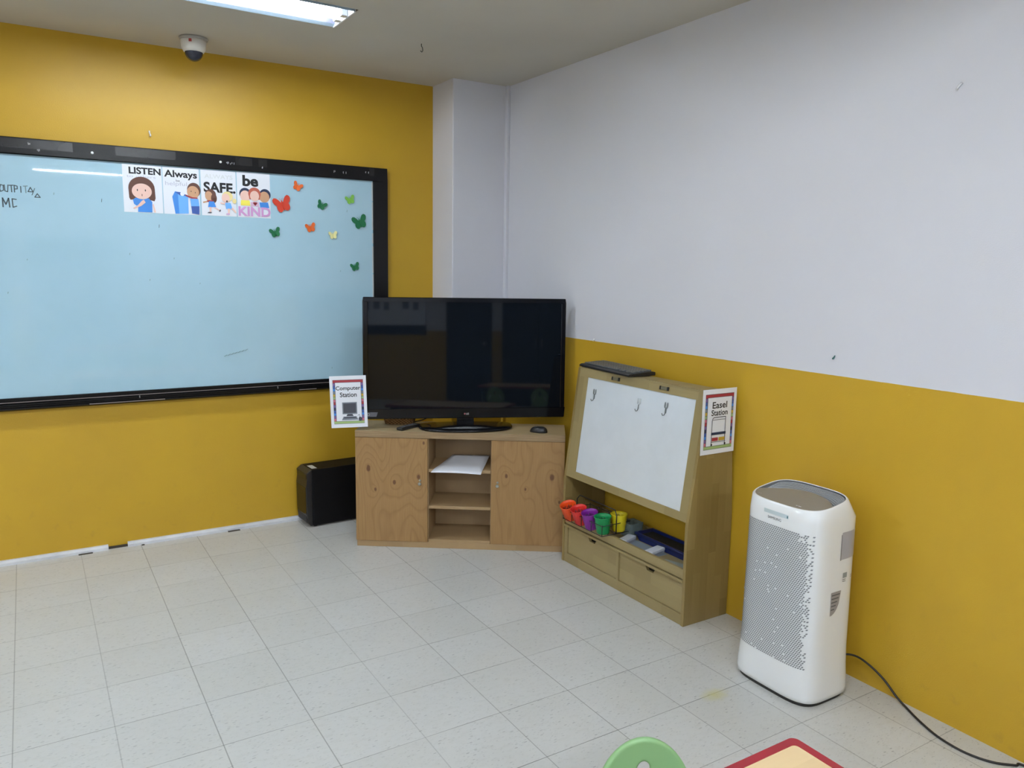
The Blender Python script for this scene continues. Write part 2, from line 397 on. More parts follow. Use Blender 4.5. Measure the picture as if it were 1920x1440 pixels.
# ------------------------------------------------------------------ ceiling light fixtures
def tube_mat(name, power):
    t = NT(name); t.base((1, 1, 1, 1)); t.b.inputs['Emission Color'].default_value = (.86, .94, 1, 1)
    t.b.inputs['Emission Strength'].default_value = power; return t.m
M_tube = tube_mat('lit_fluorescent_tube', TUBE_POWER); M_tube_dim = tube_mat('ageing_fluorescent_tube', TUBE_POWER * .38)  # tubes nearest the yellow wall dimmed to even out its light
M_recess = plain('brown_recess_edge', (.20, .16, .12), .8)  # brown stands in for the shadow in the ceiling cut-out
def ceiling_light(x0, x1, y, label, tube=M_tube):
    t = thing('ceiling_light', label, 'light', ((x0 + x1) / 2, y, H), group='recessed fluorescent lights')
    L = (x1 - x0) / 2; w = LH - .004
    # housing: trough with sloping sides; a lit rim along the long sides
    mb = MB()
    for s in (-1, 1):
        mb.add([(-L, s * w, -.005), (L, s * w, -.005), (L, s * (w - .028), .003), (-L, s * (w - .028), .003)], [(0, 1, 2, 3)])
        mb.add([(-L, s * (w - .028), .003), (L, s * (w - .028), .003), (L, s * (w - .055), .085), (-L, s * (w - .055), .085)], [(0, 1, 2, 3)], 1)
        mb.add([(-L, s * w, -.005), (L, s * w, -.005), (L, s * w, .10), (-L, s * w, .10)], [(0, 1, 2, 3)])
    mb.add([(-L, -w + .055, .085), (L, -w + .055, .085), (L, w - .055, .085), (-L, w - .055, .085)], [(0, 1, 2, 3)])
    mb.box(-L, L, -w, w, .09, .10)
    obj('housing', mb, [plain('pale_blue_lacquer', (.42, .54, .66), .4, noise_amt=.01), plain('purple_grey_reflector', (.10, .10, .15), .4, noise_amt=.01)], t)  # colours darkened so the tubes' light does not bleach out the bands
    for s in (-1, 1):
        e = MB().box(s * L - .004, s * L + .004, -w, w, -.008, .09)
        obj('end_plate', e, M_white_mt, t)
        for q in (-.042, .042):
            so = MB().box(*sorted((s * (L - .004), s * (L - .035))), q - .02, q + .02, -.006, .06)
            obj('lamp_holder', so, M_white_pl, t, bevel=.004)
        so = MB().tube([(s * (L - .03), -.075, .06), (s * (L - .034), -.088, .03), (s * (L - .026), -.095, .01), (s * (L - .02), -.08, .04)], .002, 6)
        obj('wire', so, M_dark, t)
    for q in (-.042, .042):
        tb = MB(); n = 16
        R = [[(x, q + .015 * cos(2 * pi * i / n), .0185 + .015 * sin(2 * pi * i / n)) for i in range(n)] for x in (-L + .036, L - .036)]
        tb.rings(R); obj('fluorescent_tube', tb, tube, t)
    for a, b in ((-L - .011, -L - .006), (L + .006, L + .011)): obj('recess_edge', MB().box(a, b, -LH - .011, LH + .011, 0, .12), M_recess, t)
    return t
names = [['recessed fluorescent light nearest the yellow whiteboard wall', 'recessed fluorescent light behind the photographer, middle of its row', 'recessed fluorescent light at the far rear end of its row'],
         ['recessed fluorescent light in the window row, by the yellow wall', 'recessed fluorescent light in the window row, at its middle', 'recessed fluorescent light in the window row, at its rear']]  # this second row is unseen, added as fill light
ceiling_light(*LAMPS[0], LY[0], names[0][0], M_tube_dim)
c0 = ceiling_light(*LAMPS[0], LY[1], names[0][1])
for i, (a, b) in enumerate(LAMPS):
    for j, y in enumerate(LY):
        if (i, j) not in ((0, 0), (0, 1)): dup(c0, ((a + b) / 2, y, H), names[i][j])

# ------------------------------------------------------------------ dome camera
t = thing('dome_camera', 'small white ceiling dome security camera with dark dome beside the light', 'camera', (-1.925, -.27, H))
obj('mounting_plate', MB().lathe([(.068, 0), (.072, -.004), (.070, -.012), (.06, -.014)]), plain('camera_plate', (.36, .34, .31), .5), t)
obj('body', MB().lathe([(.062, -.012), (.064, -.02), (.060, -.055), (.050, -.072), (.044, -.074)]), plain('camera_white', (.66, .64, .60), .4), t)
obj('dome', MB().lathe([(.046, -.070)] + [(.045 * cos(a), -.074 - .045 * sin(a)) for a in [k * pi / 2 / 8 for k in range(9)][:8]] + [(.001, -.119)]), plain('smoked_dome', (.02, .022, .035), .08, noise_amt=0), t)
mk = MB().box(-.007, .007, -.0665, -.061, -.034, -.020)
obj('logo', mk, plain('red_logo', (.42, .05, .04), .4), t, rotz=-.42, label='small red square logo')
hk = MB().tube([(0, 0, 0), (0, 0, -.012), (.006, 0, -.02), (.008, 0, -.034), (.002, 0, -.042), (-.006, 0, -.036)], .0022, 6)
tag(obj('ceiling_hook', hk, M_dark, loc=(-.892, -.864, H)), 'tiny black wire hook in the plain grey ceiling', 'hook')

# ================================================================== WHITEBOARD
def whiteboard():
    X0, X1, Z0, Z1 = -4.35, -.741, .838, 2.234
    t = thing('whiteboard', 'wide pale blue glass whiteboard with thick black frame on yellow wall', 'whiteboard', ((X0 + X1) / 2, 0, Z0))
    ox, oz = (X0 + X1) / 2, Z0
    def L(mb):
        mb.v = [(v[0] - ox, v[1], v[2] - oz) for v in mb.v]; return mb
    g = NT('pale_blue_glass_board'); co = g.coord(); n = g.noise(co, 1.6, 4, .6); n2 = g.noise(g.mapping(co, (1, 1, 2.5)), 7, 4, .7)
    c = g.ramp(n, [(.3, (.375, .565, .665)), (.7, (.42, .61, .72))])
    c = g.mix(g.ramp(n2, [(.62, (0, 0, 0)), (.8, (.25, .25, .25))]), c, (.36, .52, .60, 1))
    g.base(c).setp(Roughness=.022); g.b.inputs['Specular IOR Level'].default_value = .55
    obj('glass_panel', L(MB().box(X0 + .09, X1 - .09, -.022, -.002, Z0 + .06, Z1 - .078)), g.m, t)
    fr = MB()
    fr.box(X0, X1, -.034, -.001, Z1 - .083, Z1).box(X1 - .097, X1, -.034, -.001, Z0, Z1 - .083).box(X0, X0 + .097, -.034, -.001, Z0, Z1 - .083).box(X0 + .097, X1 - .097, -.034, -.001, Z0 + .038, Z0 + .066)
    fo = obj('frame', L(fr), M_board_frame, t, bevel=.003)
    tp = plain('cloudy_tape', (.014, .013, .014), .22)
    for a, b in ((-3.02, -2.50), (-2.30, -2.0), (-1.68, -1.585), (-1.55, -1.50), (-.865, -.83)): obj('tape', L(MB().box(a, b, -.0348, -.034, Z1 - .052, Z1 - .006)), tp, fo)
    r2 = random.Random(3)
    for cx in (-2.70, -2.66, -1.72, -1.70, -1.53, -1.10, -1.03, -.88):
        zz = Z1 - .02 - r2.random() * .04; mk2 = MB()
        for q in range(3):
            x = cx + r2.uniform(-.012, .012); mk2.box(x, x + .003, -.0354, -.0348, zz + r2.uniform(-.004, .002), zz + r2.uniform(.004, .011))
        obj('glue_residue', L(mk2), plain('grey_residue', (.34, .34, .35), .6), fo)
    # white sealant showing at the right edge of the glass
    sl = MB(); z = Z0 + .075
    while z < Z1 - .095:
        h = r2.uniform(.03, .12); sl.box(X1 - .104, X1 - .0972, -.0245, -.022, z, min(z + h, Z1 - .09)); z += h + r2.choice((.0, .0, .008, .02))
    obj('sealant', L(sl), plain('white_sealant', (.55, .56, .55), .6), t)
    # pen tray with two rolled lips
    tr = MB().prism([(-.001, Z0), (-.045, Z0), (-.058, Z0 + .008), (-.058, Z0 + .016), (-.05, Z0 + .019), (-.05, Z0 + .026), (-.058, Z0 + .030), (-.058, Z0 + .036), (-.05, Z0 + .039), (-.001, Z0 + .042)], X0 + .02, X1 - .02, 'x')
    pt = obj('pen_tray', L(tr), M_board_frame, t)
    hl = MB().box(X0 + .02, X1 - .02, -.052, -.048, Z0 + .044, Z0 + .047).box(-2.50, -2.12, -.0592, -.058, Z0 + .010, Z0 + .014).box(-1.35, -1.24, -.0592, -.058, Z0 + .010, Z0 + .014)
    obj('tray_edge', L(hl), plain('worn_brown_edge', (.26, .21, .20), .35), pt)  # gloss on the tray lips painted as paler strips
    for x in (-2.25, -1.48): obj('tray_screw', L(MB().lathe([(.004, 0), (.005, .006), (.002, .012)], (x, -.054, Z0 + .028), 8)), M_metal, pt)
    # handwriting left on the glass
    P = Print(-.0222, .0002); ik = plain('marker_ink', (.075, .10, .115), .5); fk = plain('faint_marker_ink', (.20, .29, .31), .5)
    def wr(strokes, x, z, w, h, m, lw=.0045):
        for s in strokes: P.line([(x + a * w, z + b * h) for a, b in s], lw, m); P.k = 1
    x = -2.835; z = 1.962; h = .034; w = .018
    O = [[(.2, 0), (0, .4), (.3, 1), (.9, .9), (.9, .2), (.2, 0)]]; U = [[(0, 1), (.1, .1), (.7, 0), (.9, 1)]]; T = [[(0, .95), (1, 1)], [(.5, 1), (.55, 0)]]
    Pp = [[(.1, 0), (.1, 1), (.8, .9), (.8, .5), (.1, .45)]]; Ii = [[(.5, 0), (.5, .9)]]
    for k, (s, m) in enumerate(((O, ik), (U, ik), (T, ik), (Pp, ik), (Ii, ik), (T, fk))): wr(s, x + k * .0205, z, w, h, m)
    wr([[(0, 0), (.5, 1), (1, 0), (0, 0)]], -2.713, 1.968, .022, .022, ik); wr([[(0, 0), (1, 1)]], -2.697, 1.952, .014, .034, ik, .003)
    wr([[(0, 0), (.5, 1), (1, 0), (0, 0)]], -2.685, 1.942, .024, .018, ik)
    wr([[(0, 0), (0, 1), (.5, .3), (1, 1), (1.1, 0)]], -2.826, 1.886, .026, .044, ik, .006); wr([[(1, .95), (0, 1), (.1, 0), (1, .15)]], -2.785, 1.886, .018, .042, ik, .005)
    for px, pz, hh in ((-2.102, 1.811, .02), (-2.258, 1.658, .012), (-2.032, 1.639, .01), (-2.835, 1.449, .01), (-1.126, .967, .01), (-1.011, 1.95, .016), (-2.163, 1.518, .01), (-2.60, 1.96, .012), (-2.38, 1.935, .02), (-1.06, 1.58, .008), (-1.9, 1.50, .008), (-2.74, 1.62, .008)):
        P.line([(px, pz), (px + .002, pz + hh * .8)], .0028, ik if hh > .017 else fk)
    for k in range(7): P.line([(-1.78 + k * .02, 1.075 + k * .005), (-1.765 + k * .02, 1.083 + k * .005)], .003, fk)
    o = obj('marker_writing', L(P.mb), P.mats, t, label='faint dark marker writing')
    # round white magnets on the top frame
    for x, z in ((-2.411, 2.186), (-1.763, 2.192)):
        m = MB().lathe([(.0, 0), (.007, .0), (.007, .004), (.004, .006)], n=14, mat=Matrix.Rotation(radians(90), 4, 'X'))
        tag(obj('round_magnet', m, M_white_pl, loc=(x, -.035, z)), 'tiny round white magnet on top frame above the %s' % ('bare glass' if x < -2 else 'running children poster'), 'magnet', 'round white magnets on the black frame')
whiteboard()

# ------------------------------------------------------------------ posters on the board
def poster(name, label, x0, z0, w, h, draw, yaw=0, loc=None, tilt=0, group=None, y=-.0232, pockets=True):
    P = Print(0, .0003); P.mb.box(0, w, 0, .0012, 0, h, P.mi(M_paper))
    draw(P, w, h)
    o = obj(name, P.mb, P.mats)
    o.location = loc or (x0, y, z0); o.rotation_euler = (0, tilt, yaw)
    return tag(o, label, 'poster', group)
G = 'classroom rule posters on the whiteboard'
def face(P, x, z, r, skin, hair, eyes=True):
    P.ell(x, z, r, r * .9, K[skin])
    if eyes:
        for s in (-.38, .38): P.ell(x + s * r, z + .02 * r, r * .05, r * .1, K['black'], n=10)
        P.ell(x, z - .45 * r, r * .04, r * .08, K['brown'], n=8)
def d_listen(P, w, h):
    P.text('LISTEN', .032, w - .004, .205, .242, K['black'], .035)
    P.text('to others', .02, .165, .186, .200, K['grey'], 0)
    cx, cz = .092, .118
    P.ell(cx, cz + .012, .066, .062, K['brown']); P.poly([(cx - .066, cz + .01), (cx - .064, cz - .04), (cx - .058, cz - .052), (cx - .035, cz - .048), (cx - .04, cz)], K['brown']); P.k -= 1
    P.poly([(cx + .066, cz + .01), (cx + .068, cz - .038), (cx + .062, cz - .054), (cx + .035, cz - .048), (cx + .04, cz)], K['brown'])
    P.poly([(.045, .068), (.06, .078), (.125, .078), (.142, .06), (.140, .003), (.068, .003), (.07, .03), (.05, .045)], K['blue'])
    P.ell(cx, cz - .004, .050, .042, K['skin']); P.ell(cx - .004, cz + .04, .046, .018, K['brown'], a0=0, a1=180)
    P.ell(cx - .022, cz + .002, .0028, .006, K['black'], n=10); P.k -= 1; P.ell(cx + .018, cz + .002, .0028, .006, K['black'], n=10)
    P.ell(cx, cz - .024, .002, .007, K['brown'], n=10)
    P.poly([(.043, .022), (.05, .018), (.085, .035), (.108, .055), (.10, .07), (.09, .064), (.07, .04)], K['skin'])
    P.poly([(.148, .05), (.158, .004), (.15, .004), (.142, .045)], K['skin'])
def d_always(P, w, h):
    P.text('Always', .008, w - .010, .190, .240, K['black'], .03); P.text('be', .068, .088, .178, .190, K['dgrey'], 0); P.text('helpful', .012, .125, .150, .178, K['grey'], 0)
    P.poly([(.045, .095), (.06, .125), (.09, .122), (.128, .105), (.128, .006), (.058, .002)], K['blue'])
    P.poly([(.075, .112), (.128, .098), (.128, .006), (.078, .004)], K['sky']); P.poly([(.06, .122), (.09, .12), (.118, .104), (.086, .104)], K['navy'])
    P.ell(.098, .113, .011, .011, K['white']); P.ell(.160, .138, .036, .040, K['brown']); P.ell(.155, .126, .032, .034, K['tan'])
    P.ell(.145, .13, .002, .004, K['black'], n=8); P.k -= 1; P.ell(.167, .124, .002, .004, K['black'], n=8)
    P.poly([(.112, .112), (.118, .102), (.15, .088), (.178, .088), (.176, .098), (.15, .098)], K['red'])
    P.poly([(.138, .09), (.182, .09), (.186, .05), (.142, .046)], K['sky']); P.poly([(.142, .048), (.186, .05), (.184, .004), (.146, .008)], K['navy'])
def d_safe(P, w, h):
    P.text('ALWAYS', .02, .175, .208, .232, plain('faded_print', (.68, .70, .72), .6), .02)
    P.text('SAFE.', .014, w - .003, .130, .188, K['black'], .035)
    P.ell(.05, .118, .030, .030, K['brown']); P.ell(.040, .110, .02, .026, K['tan']); P.ell(.068, .098, .016, .026, K['brown'])
    P.poly([(.03, .085), (.065, .086), (.062, .074), (.028, .076)], K['red']); P.poly([(.04, .08), (.068, .08), (.078, .048), (.034, .046)], K['blue'])
    P.poly([(.008, .076), (.03, .082), (.03, .074), (.008, .068)], K['tan']); P.poly([(.04, .048), (.052, .048), (.05, .018), (.042, .018)], K['skin']); P.poly([(.06, .048), (.072, .048), (.098, .034), (.096, .028)], K['skin'])
    P.poly([(.03, .014), (.052, .014), (.052, .02), (.036, .02)], K['dgrey']); P.poly([(.092, .028), (.1, .038), (.104, .03), (.098, .022)], K['dgrey'])
    P.ell(.142, .112, .030, .028, K['blond']); P.ell(.132, .102, .022, .026, K['skin']); P.ell(.18, .088, .012, .014, K['blond'])
    P.poly([(.128, .076), (.158, .076), (.168, .044), (.132, .042)], K['sky']); P.poly([(.102, .078), (.128, .074), (.128, .068), (.102, .07)], K['skin'])
    P.poly([(.142, .044), (.154, .044), (.150, .014), (.143, .014)], K['skin']); P.poly([(.16, .046), (.17, .05), (.19, .024), (.184, .02)], K['skin']); P.poly([(.13, .01), (.152, .01), (.152, .016), (.134, .016)], K['pink'])
    P.ell(.138, .084, .005, .006, K['dgrey'])
def d_kind(P, w, h):
    P.text('be', .032, .122, .178, .242, K['black'], .04)
    for x, s, hr, r in ((.045, 'skin', 'dk', 0), (.155, 'tan', 'dk', 0)):
        P.ell(x - (0 if x < .1 else -.004), .135, .033, .034, K[hr]); P.ell(x, .122, .029, .032, K[s])
    P.poly([(.02, .098), (.07, .098), (.072, .068), (.018, .068)], K['yellow']); P.poly([(.125, .09), (.175, .092), (.182, .06), (.13, .06)], K['blue'])
    P.ell(.098, .138, .036, .036, K['ginger']); P.poly([(.064, .14), (.132, .14), (.128, .105), (.068, .105)], K['ginger']); P.ell(.098, .125, .026, .03, K['skin']); P.poly([(.075, .09), (.12, .09), (.122, .066), (.074, .066)], plain('ink_lilac', srgb(215, 180, 205), .55))
    for q in (-.005, .005): P.ell(.1 + q, .084, .0065, .0065, K['red']); P.k -= 1
    P.poly([(.0885, .082), (.1115, .082), (.1, .068)], K['red'])
    P.text('KIND', .004, w - .002, .008, .062, K['pink'], .03)
pw, ph = .192, .254
poster('poster', 'white LISTEN poster with brown haired girl, leftmost of the four', -2.272, 1.889, .196, ph, d_listen, group=G)
poster('poster', 'white Always poster with child at a blue bin', -2.071, 1.889, .190, ph, d_always, group=G)
poster('poster', 'white SAFE poster with two running children', -1.872, 1.890, .192, ph, d_safe, group=G)
poster('poster', 'white be KIND poster with three children, rightmost of the four', -1.674, 1.889, .190, ph + .003, d_kind, group=G)

def station(P, w, h, title, art):
    P.rect(.017, w - .017, .022, h - .022, K['dgrey'])
    cols = ['red', 'purple', 'navy', 'blue', 'mgrey', 'gold', 'green', 'rose', 'red', 'purple', 'dk', 'navy', 'blue', 'purple', 'rose', 'gold']
    n = len(cols); z1, z0 = h - .024, .024
    for s in (0, 1):
        x = .018 if s == 0 else w - .018 - .011
        for k, c in enumerate(cols): P.rect(x, x + .011, z1 - (z1 - z0) * (k + 1) / n, z1 - (z1 - z0) * (k + .12) / n, K[c]); P.k -= 1
    P.k += 1
    P.rect(.018, w - .018, h - .036, h - .024, K['red']); P.rect(.018, w - .018, .024, .036, K['green'])
    P.rect(.031, w - .031, .038, h - .038, K['white'])
    P.text(title, .033 if len(title) > 6 else .06, w - (.033 if len(title) > 6 else .06), h - .088, h - .058, K['black'], .016)
    P.text('Station', .055, w - .055, h - .121, h - .094, K['black'], .016)
    art(P, w, h)
def art_pc(P, w, h):
    P.rect(.065, .147, .078, .146, K['mgrey']); P.rect(.071, .141, .084, .140, K['dgrey'])
    P.poly([(.092, .078), (.12, .078), (.126, .066), (.086, .066)], K['dgrey'])
    P.poly([(.07, .064), (.142, .064), (.152, .044), (.06, .044)], K['mgrey']); P.poly([(.074, .061), (.138, .061), (.142, .054), (.07, .054)], K['dgrey'])
    P.line([(.15, .068), (.158, .074), (.162, .064), (.157, .056)], .002, K['black']); P.ell(.163, .048, .010, .012, K['dgrey'])
def art_easel(P, w, h):
    k = K['dgrey']
    P.line([(.062, .150), (.066, .164), (.074, .168), (.146, .168), (.146, .072)], .0035, k); P.line([(.062, .152), (.062, .045)], .0035, k); P.line([(.062, .157), (.146, .157)], .002, k)
    P.line([(.146, .09), (.146, .045)], .0035, k)
    P.rect(.058, .150, .088, .100, K['dk']); P.rect(.064, .102, .060, .076, K['red']); P.rect(.106, .144, .060, .076, K['gold']); P.line([(.06, .056), (.148, .056)], .002, k)
    for x in (.062, .146): P.ell(x, .044, .005, .005, K['black'], n=12)
# leaning against the left edge of the television
A = Vector((-1.308, -.518)); B = Vector((-1.121, -.598)); yaw = math.atan2(B.y - A.y, B.x - A.x)
poster('poster', 'white Computer Station poster at the left edge of the television', 0, 0, .203, .297, lambda P, w, h: station(P, w, h, 'Computer', art_pc), yaw=yaw, loc=(-1.329, -.597, .704), tilt=-.03)
poster('poster', 'white Easel Station poster taped to the side of the wooden easel', 0, 0, .212, .297, lambda P, w, h: station(P, w, h, 'Easel', art_easel), loc=(-.238, -2.378, .803))

# ------------------------------------------------------------------ butterflies
def butterfly(x, z, size, rot, col, label, y=-.0235):
    half = [(0, .14), (.07, .17), (.15, .30), (.26, .43), (.38, .47), (.48, .40), (.50, .28), (.44, .13), (.33, .02), (.36, -.08), (.36, -.20), (.29, -.31), (.18, -.36), (.08, -.30), (0, -.24)]
    pts = [(a, b) for a, b in half] + [(-a, b) for a, b in reversed(half[1:])]
    pts = [(p[0] * size, p[1] * size) for p in pts]
    mb = MB()
    # wings folded slightly out from the glass, thicker body on the axis
    n = len(half); r = [(a * size, -.0015 - a * .008, b * size) for a, b in half]; l = [(-a * size, -.0015 - a * .008, b * size) for a, b in half]
    th = .003
    for w in (r, l):
        back = [(p[0], p[1], p[2]) for p in w]; front = [(p[0], p[1] - th, p[2]) for p in w]
        mb.add(back + front, [tuple(range(n)), tuple(range(n, 2 * n))] + [(i, (i + 1) % n, n + (i + 1) % n, n + i) for i in range(n)])
    o = obj('butterfly_magnet', mb, plain('foam_' + col[0], col[1], .65, noise_amt=.04), loc=(x, y, z))
    o.rotation_euler = (0, -rot, 0)
    b = MB().lathe([(.001, -.30 * size), (.045 * size, -.2 * size), (.05 * size, .1 * size), (.04 * size, .2 * size), (.001, .26 * size)], (0, -.0045, 0), 8)
    for s in (-1, 1): b.tube([(0, -.005, .2 * size), (s * .06 * size, -.005, .34 * size), (s * .10 * size, -.005, .38 * size)], .0008, 5)
    obj('body', b, plain('foam_' + col[0], col[1]), o)
    return tag(o, label, 'butterfly', 'butterfly decorations on the whiteboard')
OR = ('orange', srgb(226, 104, 40)); RD = ('red', srgb(208, 62, 38)); DG = ('dark_green', srgb(28, 112, 70)); LG = ('light_green', srgb(128, 190, 80)); CM = ('cream', srgb(232, 226, 160))
butterfly(-1.322, 2.084, .060, -.45, OR, 'small orange butterfly, the topmost one near the black frame')
butterfly(-1.412, 1.971, .108, .30, RD, 'large red butterfly right beside the be KIND poster')
butterfly(-1.175, 1.981, .062, -.45, DG, 'small dark green butterfly between large red and light green butterflies')
butterfly(-.989, 2.024, .062, .30, LG, 'small light green butterfly in the top right board corner')
butterfly(-.927, 1.888, .098, .32, DG, 'large dark green butterfly by the right frame edge')
butterfly(-1.461, 1.805, .066, .30, DG, 'small dark green butterfly below the be KIND poster')
butterfly(-1.245, 1.842, .064, .25, OR, 'small orange butterfly left of the cream one')
butterfly(-1.104, 1.802, .056, .15, CM, 'pale cream butterfly on the whiteboard, the only one that pale')
butterfly(-.963, 1.609, .060, .30, DG, 'small dark green butterfly, lowest of all by right frame')

# ------------------------------------------------------------------ little things stuck on the walls
def blob(name, pts, m, loc, label, cat, r=.004):
    tag(obj(name, MB().tube(pts, r, 8), m, loc=loc), label, cat)
blob('wall_hook', [(-.002, 0, .008), (-.006, .004, .002), (-.012, .006, -.006), (-.010, .012, -.012)], M_white_mt, (-.001, -3.263, 2.261), 'tiny white hook high on the white wall', 'hook')
blob('wall_hook', [(-.002, -.003, .010), (-.004, -.001, .003), (-.007, .002, -.004), (-.007, .002, -.006)], plain('dark_green_plastic', (.03, .12, .11), .4), (-.001, -2.852, 1.284), 'tiny dark green hook on white paint just above the yellow', 'hook', [.0015, .003, .0045, .003])
blob('wall_hook', [(0, -.002, .018), (0, -.006, .008), (.003, -.012, -.004), (.002, -.016, -.012)], M_white_mt, (-2.124, -.001, 2.313), 'tiny white hook on yellow wall above the whiteboard frame', 'hook')
blob('wall_hook', [(-.002, 0, .01), (-.006, .002, .004), (-.01, .004, -.002)], M_white_mt, (-.001, -1.283, 1.216), 'tiny pale hook at the paint line behind the easel', 'hook')

# ================================================================== TV CABINET
CA = radians(-34.5)
def cabinet():
    t = thing('tv_cabinet', 'low pine plywood cabinet with two doors and open middle shelves', 'cabinet', (-.714, -.985, 0), CA)
    D, W = .30, .60
    inner = boards('pine_board', 1, .3, (.39, .26, .13), (.33, .21, .10), 0, .5)
    inner_v = boards('pine_board_upright', 1, .3, (.40, .27, .14), (.34, .22, .11), 2, .5)
    obj('top', MB().box(-W, W, -.004, D + .005, .652, .690), ply_edge('plywood_top'), t, bevel=.002)
    obj('base_board', MB().box(-W + .003, W - .003, .006, D, .0, .036), inner, t, bevel=.0015)
    for n, x in (('side_panel', -W), ('side_panel', W - .018), ('partition', -.197), ('partition', .179)):
        obj(n, MB().box(x, x + .018, .0185, D - .006, .036, .652), inner_v, t)
    obj('back_panel', MB().box(-W, W, D - .006, D, .036, .652), inner_v, t)
    for z in (.235, .452): obj('shelf', MB().box(-.179, .179, .012, D - .006, z, z + .018), inner, t, bevel=.0015)
    obj('bottom_shelf', MB().box(-.179, .179, .010, D - .006, .036, .052), inner, t)
    for n, (a, b, ks, px, s) in enumerate(((-.6, -.183, ((-.525, .47, .016), (-.375, .39, .012), (-.235, .425, .012), (-.485, .345, .009), (-.205, .625, .008)), .3, 1),
                                        (.183, .6, ((.530, .445, .017), (.27, .445, .011), (.575, .30, .008), (.38, .37, .008)), 4.1, -1))):
        dr = obj('door', MB().box(a, b, .0, .018, .037, .650), pine('pine_door_%s' % ('left', 'right')[n], ks, px), t, bevel=.0015)
        hx = b - .045 if n == 0 else a + .035
        h = MB().lathe([(.0, 0), (.008, .0), (.010, .004), (.008, .012), (.003, .014)], n=18, mat=Matrix.Translation((hx, .0, .385)) @ Matrix.Rotation(radians(90), 4, 'X'))
        h.lathe([(.006, 0), (.007, .003), (.003, .006)], n=12, mat=Matrix.Translation((hx + .002, .0, .405)) @ Matrix.Rotation(radians(90), 4, 'X'))
        obj('knob', h, plain('grey_knob', (.33, .34, .30), .3, .3), dr)
    return t
cabinet()
def cab(x, y, z): # cabinet frame to world
    return (-.714 + x * cos(CA) - y * sin(CA), -.985 + x * sin(CA) + y * cos(CA), z)
# paper on the upper shelf, curling over the front edge
mb = MB(); nx, ny = 8, 12
A0 = [Vector(cab(-.160, -.028, 0)), Vector(cab(.128, -.050, 0)), Vector(cab(.155, .255, 0)), Vector(cab(-.065, .255, 0))]
g = []
for j in range(ny + 1):
    for i in range(nx + 1):
        u, v = i / nx, j / ny; p = (A0[0] * (1 - u) + A0[1] * u) * (1 - v) + (A0[3] * (1 - u) + A0[2] * u) * v
        g.append((p.x, p.y, .4712 + .004 * sin(u * 3) * (1 - v) - .010 * max(0, 1 - v * 5) ** 2 + .030 * v ** 1.4))
fs = [(j * (nx + 1) + i, j * (nx + 1) + i + 1, (j + 1) * (nx + 1) + i + 1, (j + 1) * (nx + 1) + i) for j in range(ny) for i in range(nx)]
mb.add(g, fs, 0, True); o = obj('paper_sheet', mb, M_paper); s = o.modifiers.new('solid', 'SOLIDIFY'); s.thickness = .0012; s.offset = 1
tag(o, 'white sheets of paper lying on the upper open shelf', 'paper')

